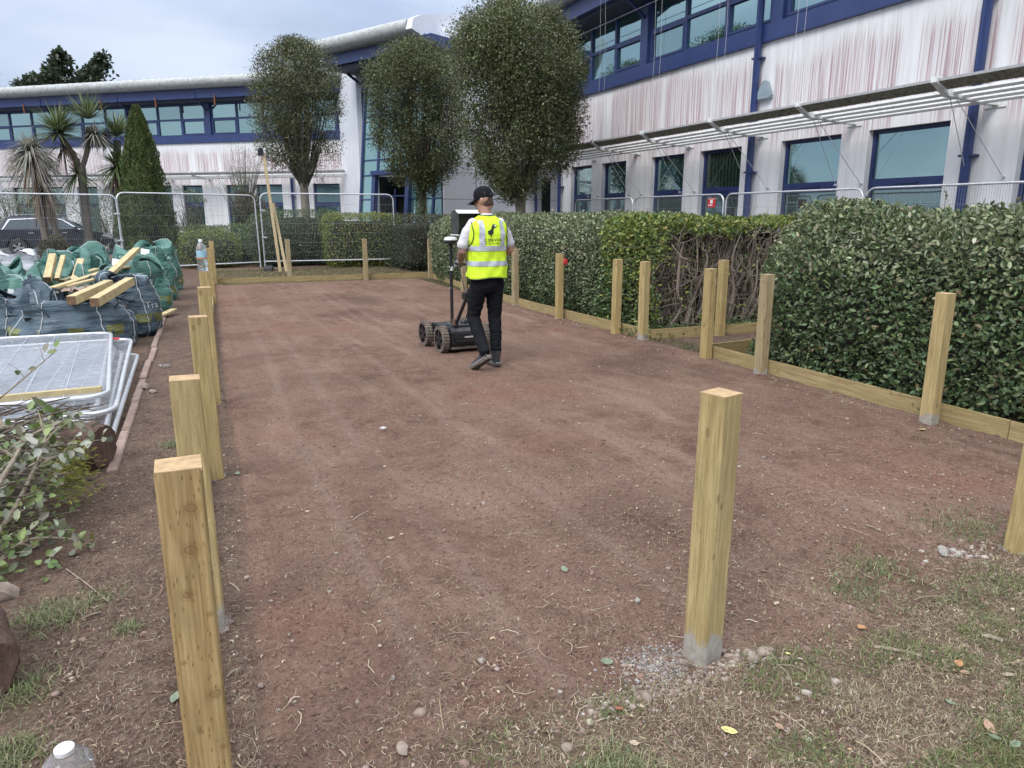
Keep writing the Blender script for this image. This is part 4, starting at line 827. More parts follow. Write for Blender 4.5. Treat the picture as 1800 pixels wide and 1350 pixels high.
n = 420; X = rng.normal(-.5, .06, n); Y = rng.uniform(1.6, 12, n); pebbles('kerb_rubble', X, Y, .0075, RC, 'rubble and clods along the concrete edging')
X = rng.normal(1.40, .085, 1500); Y = rng.normal(1.83, .06, 1500); pebbles('concrete_spill', X, Y, .0034, [(.34, .33, .32), (.24, .23, .22), (.42, .41, .40)], 'spilt grey concrete grit at the foot of the nearest right post')
X = rng.normal(1.3, .16, 500); Y = rng.normal(1.69, .06, 500); pebbles('concrete_crumbs', X, Y, .004, [(.42, .40, .38), (.32, .27, .23)], 'pale crumbs trailing left of the nearest right post')
M_postn = timber('knotty_post', (.28, .18, .075), (.43, .30, .135), (.51, .37, .18), .03, 2, .2, .7, ((.022, .90, .013), (.012, .80, .014), (-.004, .69, .011), (.036, .63, .006), (.03, .42, .013), (.036, .27, .006), (-.03, .52, .005)))
# ---------------------------------------------------------------- timber posts and gravel boards
def gzs(x, y): return float(gz(np.array([x]), np.array([y]))[0])
def post(x, y, h=.985, rz=0., tilt=(0, 0), label='', mat=None, w_=.1, cr=True, name='timber_post'):
    root = empty(name, (x, y, 0), rz, label, 'post', 'square timber posts round the court')
    m = MB(); n = 14
    for i in range(n+1):
        z = -.08+(h+.08)*i/n
        for k, (sx, sy) in enumerate(((-1, -1), (1, -1), (1, 1), (-1, 1))):
            for (ox, oy) in (((sx*.006 if 1 else 0), 0), (0, sy*.006)):
                pass
        r_ = .006; a = w_/2; ring = [(-a+r_, -a), (a-r_, -a), (a, -a+r_), (a, a-r_), (a-r_, a), (-a+r_, a), (-a, a-r_), (-a, -a+r_)]
        m.v += [(px+tilt[0]*z+random.uniform(-.0006, .0006), py+tilt[1]*z+random.uniform(-.0006, .0006), z) for px, py in ring]
    for i in range(n):
        for k in range(8): m.f.append((i*8+k, i*8+(k+1) % 8, (i+1)*8+(k+1) % 8, (i+1)*8+k))
    m.f.append(tuple(range(8))[::-1]); o = m.build('shaft', mat or M_post, root)
    t = tilt; a = w_/2-.001; cz = h
    cp = MB().add([(px*a+t[0]*cz, py*a+t[1]*cz, cz+random.uniform(0, .003)) for px, py in ((-1, -1), (1, -1), (1, 1), (-1, 1))]+[(px*a+t[0]*cz, py*a+t[1]*cz, cz-.006) for px, py in ((-1, -1), (1, -1), (1, 1), (-1, 1))], [(0, 1, 2, 3), (4, 7, 6, 5), (0, 4, 5, 1), (1, 5, 6, 2), (2, 6, 7, 3), (3, 7, 4, 0)])
    cp.build('sawn_end', M_topgrain, root)
    n_ = 60; bm = bmesh.new(); bmesh.ops.create_circle(bm, cap_ends=True, segments=18, radius=w_*.95); 
    for v in bm.verts: q_ = random.uniform(.5, 1.0); v.co = Vector((v.co.x*q_, v.co.y*q_, gzs(x+v.co.x*q_, y+v.co.y*q_)+.003))
    me = bpy.data.meshes.new('concrete_footing'); bm.to_mesh(me); bm.free(); me.materials.append(M_concrete)
    if cr: q = link(bpy.data.objects.new('concrete_footing', me)); q.parent = root
    return root
L_ = [(-.06, 1.72, 'nearest post on the left, its knotty face filling the lower left of the picture'), (-.035, 2.72, 'second post of the left row, just behind the nearest knotty one'), (.045, 4.43, 'third post of the left row, level with the turf roll'), (.12, 6.28, 'fourth post of the left row, level with the stacked mesh panels'),
      (.18, 8.15, 'fifth post of the left row, carrying the water bottle on its top'), (.41, 14.1, 'sixth post of the left row, just beyond the bottle'), (.60, 18.0, 'far corner post of the left row by the back gravel board')]
for i, (x, y, lb) in enumerate(L_): PL = post(x, y, .985 if i else .99, R(random.uniform(-2, 2)), (.004 if i == 0 else random.uniform(-.006, .006), random.uniform(-.006, .006)), lb, M_postn if i == 0 else M_posts if i == 1 else None)
lone = post(1.56, 1.80, .975, R(12.4), (.01, 0), 'lone post standing in front of the court with concrete round its foot', M_posts)
RR = [(5.11, 3.52, 0, 'post nearest the right edge before the big hedge, pale concrete on its foot', 0), (5.20, 5.42, 1, 'second post from the right in front of the big hedge', 0), (5.20, 6.27, 2, 'rounded pale post at the near corner of the side path opening', 3), (6.36, 7.42, 0, 'post standing back in the side path opening against bare stems', -2),
      (5.27, 7.6, 3, 'reddish-brown post at the far corner of the side path opening', 8), (5.22, 8.16, 0, 'post one step beyond the reddish-brown corner post', 0), (5.2, 9.75, 0, 'post with the red tape measure hooked on it', -3), (5.28, 11.55, 1, 'post just to the right of the person', 0), (5.34, 14.3, 1, 'post mostly hidden behind the mast of the survey cart', 0), (5.72, 17.75, 1, 'far right corner post beyond the survey cart', 0)]
for x, y, s_, lb, rz in RR: post(x, y, .985, R(rz), (random.uniform(-.008, .008), 0), lb, M_posts if y < 4 or y == 7.6 else M_postgrey if s_ == 1 else M_post)
post(4.08, 17.85, 1.0, 0, (0, 0), 'back row post right of the middle in front of the dark domed hedge', M_postgrey); post(2.3, 18.15, 1.0, R(2), (-.012, 0), 'back row post beside the leaning batten', M_postgrey)
post(8.2, 7.55, .985, 0, (0, 0), 'post deep in the side path half hidden by the big hedge', M_postgrey)
post(3.475, 1.86, .985, R(4), (.05, .0), 'post cut off by the right edge of the picture, standing at the turf edge')
def board(p, q, label, h=.135, z0=-.005, t=.022, name='gravel_board'):
    p = Vector((*p, 0)); q = Vector((*q, 0)); d = q-p; ln = d.length; root = MB()
    n = max(2, int(ln/.3)); vs = []
    for i in range(n+1):
        x = ln*i/n; wv = .004*math.sin(x*2.1+p.x*7)
        vs += [(x, -t/2+wv, z0-.03), (x, t/2+wv, z0-.03), (x, t/2+wv, z0+h), (x, -t/2+wv, z0+h)]
    root.v = vs
    for i in range(n):
        for k in range(4): root.f.append((i*4+k, i*4+(k+1) % 4, (i+1)*4+(k+1) % 4, (i+1)*4+k))
    root.f += [(3, 2, 1, 0), (n*4, n*4+1, n*4+2, n*4+3)]
    o = root.build(name, M_board, None); o.location = (p.x, p.y, 0); o.rotation_euler = (0, 0, math.atan2(d.y, d.x)); return tag(o, label, 'board', 'gravel boards edging the court')
board((5.29, 6.33), (5.235, 3.0), 'gravel board along the near hedge, between the corner post and the right-edge post')
board((5.233, 2.99), (5.16, -.4), 'gravel board running out of the picture at the right edge')
board((5.27, 6.37), (6.9, 6.52), 'short gravel board turning into the side path behind the corner post')
board((5.32, 7.55), (9.2, 7.32), 'gravel board on the far side of the side path below the bare stems')
board((5.335, 7.62), (5.30, 10.6), 'gravel board between the side path corner and the tape measure post')
board((5.30, 10.61), (5.42, 14.2), 'gravel board running behind the person on the right side')
board((5.42, 14.21), (5.80, 17.85), 'far gravel board of the right side near the corner post')
board((5.8, 17.93), (3.0, 17.98), 'back gravel board on the right, below the domed hedge')
board((2.99, 17.98), (.6, 18.12), 'back gravel board on the left, below the fence panel joint')
board((-.10, .8), (-.09, 2.7), 'gravel board behind the nearest left post'); board((-.09, 2.71), (.06, 6.3), 'gravel board behind the second and third left posts'); board((.06, 6.31), (.33, 12.), 'gravel board behind the middle posts of the left row'); board((.33, 12.01), (.53, 18.05), 'far gravel board behind the left row')

# ---------------------------------------------------------------- mesh fence panels
def heras(label, group, w_=3.45, h=1.95, sag=0, z0=.1, wires=True, bottom=True, step=.0395, cat='fence panel'):
    root = empty('mesh_fence', (0, 0, 0), 0, label, cat, group); r = .019; cr = .17
    pts = [(0, 0, 0)]+[(0, 0, h-cr)]+[(cr-cr*math.cos(t), 0, h-cr+cr*math.sin(t)) for t in np.linspace(.2, math.pi/2, 6)]+[(w_-cr+cr*math.sin(t), 0, h-cr+cr*math.cos(t)) for t in np.linspace(0, math.pi/2-.2, 6)]+[(w_, 0, h-cr), (w_, 0, 0)]
    MB().tube([(a, b, c+z0) for a, b, c in pts], r, 9).build('tube_frame', M_galv, root, smooth=True)
    MB().tube([(0, 0, z0+.15), (w_, 0, z0+.15)], r*.9, 8).build('bottom_rail', M_galv, root, smooth=True)
    m = MB(); x = step
    while x < w_-.01:
        tp = h+z0-(0 if cr < x < w_-cr else cr*(1-math.sqrt(max(0, 1-((cr-(x if x <= cr else w_-x))/cr)**2))))
        m.bar((x, .004, z0+.15), (x, .004, tp), .0027, .0027, (0, 1, 0)); x += step
    m.build('vertical_wires', M_wire, root, kind='stuff'); m = MB()
    z = z0+.15+.24
    while z < z0+h-.05: m.bar((0, -.003, z), (w_, -.003, z), .004, .004); z += .255
    m.build('horizontal_wires', M_wire, root, kind='stuff')
    return root
def place(o, x, y, rz, rx=0, ry=0, z=0): o.location = (x, y, z); o.rotation_euler = (rx, ry, rz); return o
def relabel(o, lb): o['label'] = lb; return o
GA = 'galvanised mesh panels standing behind the court'
a = place(heras('mesh fence panel in front of the parked car, cut off by the left edge', GA), -4.78, 20.05, math.atan2(.60, 3.32), R(-1.5))
b = place(relabel(tree_copy(a), 'middle mesh fence panel in front of the conifer and low mounds'), -1.36, 20.68, math.atan2(1.35, 3.55), R(-2))
c = place(relabel(tree_copy(a), 'mesh fence panel in front of the dark domed hedge, ending by the golden hedge'), 2.12, 22.05, math.atan2(-.28, 3.6), R(-1)); c.scale = (1.1, 1, 1.06); b.scale = (1.04, 1, 1.03)
a2 = place(relabel(tree_copy(a), 'mesh fence panel wholly beyond the parked car at the far left'), -8.3, 19.6, math.atan2(.3, 3.4), 0)
GB = 'galvanised mesh panels along the near office wall'
for i, (y0, y1, lb) in enumerate([(8.77, 5.3, 'mesh panel at the right edge below the largest ground floor window'), (12.2, 8.83, 'mesh panel in front of the window reflecting the street tree'), (15.58, 12.28, 'mesh panel with the red sign, in front of the dark blinds window'), (18.6, 15.66, 'farthest mesh panel along the office wall, ending at the first windows')]):
    p = relabel(tree_copy(a), lb); p['group'] = GB; place(p, 10.4, y0, R(-90)); p.scale = ((y0-y1)/3.45, 1, .97)
def clip(x, y, z, par):
    return MB().box(x-.07, x+.07, y-.03, y+.03, z-.02, z+.02).lathe([(.012, 0), (.012, .07)], 6, Matrix.Translation((x, y-.06, z)) @ Matrix.Rotation(R(90), 4, 'X'))
for x, y, zz in ((-1.41, 20.67, (.95, 1.6)), (2.16, 22.05, (.95, 1.7))):
    for z in zz: o = clip(x, y, z, None).build('fence_clip', M_galv); tag(o, 'steel coupler clamping two mesh panels together %s %s' % ('beside the conifer' if x < 0 else 'beside the leaning batten', 'low down' if z < 1.2 else 'near the top'), 'clip', 'fence couplers')
for x, y, lb in ((6.25, 21.75, 'black rubber foot block under the right end of the last fence panel'), (2.2, 21.9, 'rubber foot block under the joint beside the leaning batten'), (-1.4, 20.6, 'rubber foot block below the joint beside the conifer')):
    o = MB().prism([(-.36, 0), (.36, 0), (.36, .09), (.3, .14), (-.3, .14), (-.36, .09)], 'y', -.11, .11).build('foot_block', M_block, None, bevel=.012); o.location = (x, y, 0); o.rotation_euler[2] = R(-12) if x > 5 else R(80); tag(o, lb, 'foot block', 'fence foot blocks')
def signbox(name, w_, h, mat, label, cat, M, extra=None):
    o = MB().box(-w_/2, w_/2, -.004, .004, -h/2, h/2).build(name, mat, None); o.matrix_world = M; tag(o, label, cat); return o
s_ = signbox('warning_sign', .24, .19, M_red, 'small red sign tied to the mesh panel before the dark blinds window', 'sign', Matrix.Translation((10.37, 12.62, 1.82)) @ Matrix.Rotation(R(-90), 4, 'Z'))
for dx, dz, ww, hh in ((0, .02, .08, .07), (-.03, -.05, .13, .02), (0, .075, .17, .012)): MB().box(dx-ww/2, dx+ww/2, -.007, -.0045, dz-hh/2, dz+hh/2).build('print', M_white, s_)
M_cream = simple('cream_sign', (.42, .42, .33), .6, .1)
for (x, z, lb) in ((-3.9, .72, 'cream sign on the left fence panel in front of the car door'), (-4.53, .47, 'cream sign on the left fence panel in front of the car wheel')):
    yy = 20.05+(x+4.78)*.18-.03; signbox('blank_sign', .18, .15, M_cream, lb, 'sign', Matrix.Translation((x, yy, z)) @ Matrix.Rotation(math.atan2(.6, 3.32), 4, 'Z'))
# leaning batten with a small lamp on top, propping the fence joint
o = MB(); o.bar((2.46, 21.45, .0), (2.28, 21.75, 3.2), .075, .045, (0, -1, .1)); o.bar((2.62, 21.38, .0), (2.44, 21.78, 1.9), .07, .045, (0, -1, .1)); o.v = [Vector(v)-Vector((2.46, 21.45, 0)) for v in o.v]
bt_ = o.build('leaning_batten', M_scrap, None); bt_.location = (2.46, 21.45, 0); tag(bt_, 'tall pale timber batten leaning against the fence joint', 'batten')
o = MB().box(-.07, .07, -.05, .05, 0, .13).prism([(-.075, .13), (.075, .13), (.03, .2), (-.03, .2)], 'y', -.055, .055).build('small_lantern', M_black, None, bevel=.008); o.location = (2.2, 21.73, 3.17); tag(o, 'small dark lantern fixed at the top of the leaning batten', 'lamp')
# stack of panels lying flat on the left
M_wireb = simple('shimmer_wire', (.62, .65, .69), .35, .3, 14, 0, metal=.3)  # paler copy of mesh_wire, sky shimmer of the flat pile put into colour
GS = 'mesh panels lying flat in a pile'
def lying(lb, corner, ang_, z, rx=0, ry=0):
    p = relabel(tree_copy(a), lb); p['group'] = GS; p.scale = (1.0, 1, 1.0)
    # local x (3.45 m) -> towards the camera, local z (2 m) -> leftwards, lying flat
    M = Matrix.Translation((*corner, z)) @ Matrix.Rotation(ang_, 4, 'Z') @ Matrix.Rotation(ry, 4, 'Y') @ Matrix.Rotation(rx, 4, 'X') @ Matrix(((0, 0, 1, -2.05), (-1, 0, 0, 0), (0, -1, 0, 0), (0, 0, 0, 1)))
    p.matrix_world = M
    for ch in p.children:
        if 'wires' in ch.name: ch.material_slots[0].link = 'OBJECT'; ch.material_slots[0].material = M_wireb
    return p
lying('top mesh panel of the flat pile, with the batten across it', (-.84, 9.30), R(4), .24, R(-.3), R(.8))
lying('second mesh panel from the top of the flat pile, beside the red tag', (-.62, 9.06), R(1.2), .19)
for k in range(4): lying(('mesh panel just under the red-tagged one in the flat pile', 'mesh panel in the upper middle of the flat pile', 'mesh panel in the middle of the flat pile', 'mesh panel in the lower middle of the flat pile')[k], (-.86+.02*k, 9.2-.03*k), R(3.-.5*k), .165-.02*k)
lying('lowest mesh panel of the flat pile, sticking out farthest right', (-.56, 8.85), R(-.2), .05, 0, R(-.3))
lying('mesh panel near the bottom of the flat pile', (-.72, 8.95), R(1.8), .08)
signbox('red_tag', .11, .11, M_red, 'small red tag on the flat pile of mesh panels near the bags', 'tag', Matrix.Translation((-.78, 8.85, .235)) @ Matrix.Rotation(R(90), 4, 'X'))
def plank(name, p, q, w_, h, label, mat, cat='timber', group=None, up=(0, 0, 1), ends=True):
    p = Vector(p); q = Vector(q); o = MB().bar(p, q, w_, h, up); o.v = [Vector(v)-p for v in o.v]
    root = empty(name, p, 0, label, cat, group); x = o.build('timber', mat, root, bevel=.002)
    if ends:
        d = (q-p).normalized(); e = MB().bar(-d*.002, d*.001, w_*.97, h*.97, up); e.build('sawn_end', M_endgrain, root)
        dd = q-p; e = MB().bar(dd-d*.001, dd+d*.002, w_*.97, h*.97, up); e.build('sawn_end', M_endgrain, root)
    return root
M_tim = simple('batten_pine', (.50, .405, .215), .75, .18, 14, .25, rnd=True, dirt=((.3, .22, .1), 9, .4))
plank('batten', (-1.75, 5.92, .285), (-.66, 6.08, .265), .045, .05, 'pale batten lying across the flat pile of mesh panels', M_tim)
# ---------------------------------------------------------------- builders' bags
def bagmat(name, c0, c1, patch=True):
    b = NB(name); v = b.vec(); f = b.noise(v, 3.2, 4, .6); c = b.mix(b.ramp(f, [(.3, 0.), (.7, 1.)]), c0, c1)
    if patch:
        z = b.xyz(v)[2]; wv = b.noise(b.vec((1, 1, .2)), 3.5, 2); k = b.math('MULTIPLY', b.ramp(z, [(.2, 0.), (.205, 1.), (.33, 1.), (.335, 0.)]), b.ramp(wv, [(.53, 0.), (.535, 1.)]))
        c = b.mix(b.math('MULTIPLY', k, .85), c, (.17, .175, .035))
    wr = b.noise(b.vec((5, 5, 26)), 1.1, 5, .6, .7); wv = b.n('ShaderNodeTexWave'); wv.inputs['Scale'].default_value = 180; b.l(v, wv.inputs[0])
    return b.fin(c, .42, b.bump(f, .3, .03, b.bump(wr, 1., .022)), Specular_IOR_Level=.5)
M_bagG = bagmat('green_bag', (.035, .12, .095), (.085, .215, .175)); M_bagD = bagmat('dark_bag', (.03, .055, .07), (.075, .115, .15)); M_bagW = bagmat('white_bag', (.5, .51, .53), (.68, .69, .72), False)
M_piping = simple('bag_piping', (.45, .48, .48), .7, .15, 20)
M_bagmouth = simple('bag_mouth_black', (.012, .017, .02), .7, .3, 6); M_rubble = simple('bag_soil', (.14, .085, .065), .95, .4, 10, .6)
def bag(x, y, w_, d_, h, rz, mat, label, seed, sl=(0, 0), flap=.2, fill=.82, cat='bag', grp="builders' bags heaped on the car park", text=None, textp=None, open_=True, fillmat=None):
    root = empty('builders_bag', (x, y, -.05), rz, label, cat, grp); rs = random.Random(seed); NS = 56; NZ = 20; vs = []; off = Vector((seed*3.1, 0, 0))
    def ring(t, hw, hd, z, k=4.):
        out = []
        for j in range(NS):
            a = 2*math.pi*j/NS; c, s_ = math.cos(a), math.sin(a); q = (abs(c)**k+abs(s_)**k)**(-1/k); p = Vector((c*q*hw, s_*q*hd, z)); out.append(p)
        return out
    rows = []
    for i in range(NZ+1):
        t = i/NZ; z = h*t; bul = 1+.15*math.sin(math.pi*min(1, t*1.05))**.8-.06*t; k = 3.2 if t > .1 else 2.6; rr = ring(t, w_/2*bul*(.9 if i == 0 else 1), d_/2*bul*(.9 if i == 0 else 1), z, k)
        for j, p in enumerate(rr):
            nv = mnoise.noise_vector(Vector((p.x*3, p.y*3, z*11))+off); n2_ = mnoise.noise(Vector((p.x*6+seed, p.y*6, z*26))); n3_ = mnoise.noise(Vector((p.x*1.7-seed, p.y*1.7, z*2))); r_ = Vector((p.x, p.y, 0)).normalized()
            p += r_*(.05-.11*abs(mnoise.noise(Vector((p.x*3.3+seed*7, p.y*3.3, z*3.3+seed)))))*(1 if t > .08 else .2)
            p += r_*(n2_*.028*(1 if .05 < t < .97 else .3)+n3_*.06)+nv*.018*t; p.x += sl[0]*z; p.y += sl[1]*z
        rows.append(rr)
    # flaps: the rim rises and flops unevenly
    fh = [flap*(.5+1.15*mnoise.noise(Vector((math.cos(2*math.pi*j/NS)*1.6+seed*2, math.sin(2*math.pi*j/NS)*1.3, 7)))) for j in range(NS)]
    for kf in range(1, 6):
        q = kf/5; rr = []
        for j in range(NS):
            p = rows[NZ][j].copy(); a = 2*math.pi*j/NS; r_ = Vector((p.x-sl[0]*h, p.y-sl[1]*h, 0)).normalized(); inn = -.05*q-.3*q*q+.1*mnoise.noise(Vector((math.cos(a)*3+seed, math.sin(a)*3, q*2)))
            p += r_*inn*flap*5*(.5+.5*math.sin(a*2+seed)); p.z += fh[j]*math.sin(q*2.3)*1.1+.025*mnoise.noise(Vector((math.cos(a)*6, math.sin(a)*6, q*3+seed))); p += r_*.02*mnoise.noise(Vector((a*4, q*4, seed))); rr.append(p)
        rows.append(rr)
    m = MB(); m.v = [v for r_ in rows for v in r_]; nr = len(rows)
    m.f = [(i*NS+j, i*NS+(j+1) % NS, (i+1)*NS+(j+1) % NS, (i+1)*NS+j) for i in range(nr-1) for j in range(NS)]+[tuple(range(NS))[::-1]]
    o = m.build('bag_body', mat, root, smooth=True); sd_ = o.modifiers.new('thickness', 'SOLIDIFY'); sd_.thickness = .006
    # contents
    bm = bmesh.new(); bmesh.ops.create_grid(bm, x_segments=12, y_segments=12, size=.5)
    for v in bm.verts:
        c = v.co.copy(); q = 1-max(abs(c.x), abs(c.y))*2; v.co = Vector((c.x*w_*.84+sl[0]*h*fill, c.y*d_*.84+sl[1]*h*fill, h*fill+.1*q+mnoise.noise(c*9+off)*.05))
    me = bpy.data.meshes.new('contents'); bm.to_mesh(me); bm.free(); me.materials.append(fillmat or M_rubble); c_ = link(bpy.data.objects.new('contents', me)); c_.parent = root
    pi_ = MB()
    for j in (4, 10, 18, 24, 32, 38, 46, 52):
        pts = []
        for i in range(0, nr, 1):
            p = rows[i][j]; r_ = Vector((p.x-sl[0]*p.z, p.y-sl[1]*p.z, 0)).normalized(); pts.append(p+r_*.006)
        pi_.tube(pts, .006, 4)
    pi_.build('piping', M_piping, root)
    hm = MB()
    for j in (7, 21, 35, 49):
        p = rows[NZ][j]; q = rows[NZ][(j+4) % NS]; r_ = Vector((p.x, p.y, 0)).normalized(); up = Vector((0, 0, fh[j]+.02)); dr_ = r_*.08
        c = bez([p+r_*.008, p+up*.6+dr_*.6, (p+q)/2+up*.7+dr_, q+up*.3+dr_, q+r_*.01-Vector((0, 0, .1))], 4); hm = MB()
        for k in range(len(c)-1): hm.bar(c[k], c[k+1], .03, .004, r_)
        hm.build('lifting_handle', mat, root)
    if text:
        cu = bpy.data.curves.new('lettering', 'FONT'); cu.body = text; cu.size = .12; cu.extrude = .001; cu.align_x = 'LEFT'; to = bpy.data.objects.new('tmp', cu); link(to); dg = bpy.context.evaluated_depsgraph_get(); tm = bpy.data.meshes.new_from_object(to.evaluated_get(dg)); bpy.data.objects.remove(to)
        bpy.context.view_layer.update(); tree = BVHTree.FromObject(o, bpy.context.evaluated_depsgraph_get()); x0, z0, dirn = textp
        D = Vector((math.cos(dirn), math.sin(dirn), 0)); S = Vector((-D.y, D.x, 0))*-1
        bm = bmesh.new(); bm.from_mesh(tm); bmesh.ops.subdivide_edges(bm, edges=[e for e in bm.edges if e.calc_length() > .02], cuts=2)
        bmesh.ops.subdivide_edges(bm, edges=[e for e in bm.edges if e.calc_length() > .012], cuts=1); bmesh.ops.triangulate(bm, faces=bm.faces)
        for v in bm.verts:
            org = D*1.5+Vector((-D.y, D.x, 0))*(x0+v.co.x)+Vector((0, 0, z0+v.co.y)); hit = tree.ray_cast(org, -D); v.co = (hit[0]+D*.012) if hit[0] else (org-D*1.2)
        bm.to_mesh(tm); bm.free(); tm.materials.clear(); tm.materials.append(M_white); t_ = link(bpy.data.objects.new('lettering', tm)); t_.parent = root
    return root
bag(-1.28, 10.05, 1.12, .82, .52, R(4), M_bagD, 'dark blue-green bag nearest the flat mesh pile, with two thick timbers on it', 1, (0, .05), .16, .85, text='Tra', textp=(.26, .12, R(-84)))
bag(-.74, 10.95, .62, .62, .74, R(10), M_bagD, 'dark bag at the right of the heap with white Tra lettering and a yellow band', 2, (-.05, .05), .14, .88, text='Tra', textp=(-.02, .40, R(-62)))
bag(-1.78, 10.55, .7, .8, .56, R(-6), M_bagD, 'tall slumped dark bag at the left front of the heap', 3, (.02, .02), .3, .7)
bag(-2.25, 11.9, .85, .8, .62, R(12), M_bagG, 'green bag at the left of the heap with a white tag', 4, (0, 0), .28, .8)
bag(-1.45, 12.4, .9, .9, .62, R(-10), M_bagG, 'green bag in the middle of the heap with timber offcuts standing in it', 5, (0, 0), .26, .8)
bag(-.85, 13.2, .95, .9, .68, R(14), M_bagG, 'green bag right of the middle, under the sloping offcut', 6, (.04, 0), .26, .85)
bag(-.72, 15.0, .95, .95, .82, R(5), M_bagG, 'tall green bag at the right end of the heap beside the kerb', 7, (.02, .0), .3, .9)
bag(-1.75, 14.6, 1., 1., .76, R(-12), M_bagG, 'green bag at the back of the heap with a gaping dark mouth', 8, (0, 0), .35, .75, fillmat=M_bagmouth)  # near-black contents sheet darkens the open mouth
bag(-.55, 17.0, .8, .8, .82, R(0), M_bagG, 'farthest green bag beside the kerb with yellow print', 9, (0, 0), .25, .9)
bag(-2.8, 13.8, .9, .9, .68, R(8), M_bagG, 'green bag behind the white ones at the left', 10, (0, 0), .28, .8)
bag(-3.35, 13.2, .95, .95, .72, R(4), M_bagW, 'white bag at the left edge of the heap', 11, (0, 0), .16, .9); bag(-4.1, 15.6, 1.1, 1., .85, R(-8), M_bagW, 'white bag behind, near the parked car', 12, (0, 0), .2, .9); bag(-3.2, 16.8, 1.1, 1., .8, R(12), M_bagW, 'white bag at the back of the heap below the fence', 13, (0, 0), .16, .9)
GT = 'timber offcuts on the bags'
plank('timber_offcut', (-1.22, 9.55, .60), (-.90, 10.5, .70), .1, .1, 'left of the two thick square timbers lying on the dark bag', M_tim, group=GT)
plank('timber_offcut', (-.98, 9.42, .58), (-.66, 10.55, .72), .1, .1, 'right of the two thick square timbers lying on the dark bag', M_tim, group=GT)
plank('timber_offcut', (-1.55, 10.55, .66), (-1.05, 11.5, .78), .1, .03, 'long thin board sloping behind the crumpled sheet', M_tim, group=GT); plank('timber_offcut', (-1.42, 10.7, .66), (-.92, 11.2, .76), .09, .028, 'short thin board beside the crumpled sheet', M_tim, group=GT)
plank('timber_offcut', (-1.75, 11.75, .68), (-1.72, 12.3, .98), .09, .09, 'pale post offcut sticking up from the green bags', M_tim, group=GT); plank('timber_offcut', (-1.64, 11.78, .68), (-1.6, 12.35, .97), .06, .05, 'thin offcut standing beside the pale post offcut', M_tim, group=GT)
plank('timber_offcut', (-1.45, 11.9, .66), (-1.4, 12.5, .92), .09, .022, 'grey board end poking out of the middle green bag', M_scrap, group=GT)
plank('timber_offcut', (-1.0, 11.75, .72), (-.68, 13.2, 1.02), .1, .06, 'sloping offcut leaning over the right green bags', M_tim, group=GT)
plank('timber_offcut', (-.78, 11.0, .02), (-.22, 12.55, .1), .1, .03, 'pale board lying on the ground between the dark bag and the kerb', M_tim, group=GT)
for q in [((-1.62, 12.0, .64), (-1.25, 12.9, .74), .09, .03, 'flat board lying across the middle green bag'), ((-1.3, 11.3, .70), (-.95, 11.75, .74), .08, .03, 'stubby offcut wedged behind the crumpled sheet'), ((-2.3, 11.6, .62), (-2.05, 12.2, .68), .07, .04, 'offcut on the left green bag'), ((-1.02, 12.6, .74), (-.55, 13.1, .80), .09, .025, 'board end under the sloping offcut'), ((-1.9, 10.9, .50), (-1.45, 11.3, .66), .06, .04, 'small batten on the slumped dark bag')]:
    plank('timber_offcut', q[0], q[1], q[2], q[3], q[4], M_tim, group=GT)
# crumpled sheet and plastic scraps
def rag(name, x, y, z, sx, sy, mat, label, seed, amp=.05, cat='rag'):
    bm = bmesh.new(); bmesh.ops.create_grid(bm, x_segments=16, y_segments=16, size=.5)
    for v in bm.verts:
        c = v.co.copy(); q = mnoise.noise_vector(Vector((c.x*5+seed, c.y*5, seed)))+.5*mnoise.noise_vector(Vector((c.x*12+seed, c.y*12, seed)))
        v.co = Vector((c.x*sx+q.x*amp, c.y*sy+q.y*amp, abs(q.z)*amp*1.5))
    me = bpy.data.meshes.new(name); bm.to_mesh(me); bm.free(); me.materials.append(mat); o = link(bpy.data.objects.new(name, me)); o.location = (x, y, z); o.rotation_euler[2] = seed; tag(o, label, cat); return o
rag('crumpled_sheet', -1.2, 10.55, .60, .55, .4, simple('brown_paper', (.33, .26, .21), .9, .2, 9), 'crumpled brown paper sheet lying on the dark bag behind the thick timbers', 3, .07, 'sheet')
rag('plastic_scrap', -.28, 8.1, .03, .14, .1, M_bottle, 'clear crumpled plastic scrap on the soil beside the kerb', 5, .02, 'litter')
rag('plastic_scrap', -.12, 4.0, .03, .03, .03, M_white, 'small scrap of grey plastic by the third left post', 7, .02, 'litter')
rag('white_scrap', 1.22, 5.0, .02, .03, .03, M_white, 'small white scrap lying alone in the middle of the court', 2, .012, 'litter')
for i, (x, y, z, lb) in enumerate([(-.95, 12.78, .84, 'white tag on the green bag right of the middle'), (-.62, 14.52, .92, 'white label flap on the tall green bag by the kerb'), (-2.0, 10.6, .55, 'white strap hanging at the left of the tall slumped dark bag')]):
    o = MB().box(-.07 if i < 2 else -.03, .07 if i < 2 else .03, -.003, .003, -.06 if i < 2 else -.2, .06 if i < 2 else .12).build('label_tag', M_white, None); o.location = (x, y, z); o.rotation_euler = (R(-35 if i < 2 else -10), R(12), R(8)); tag(o, lb, 'tag')
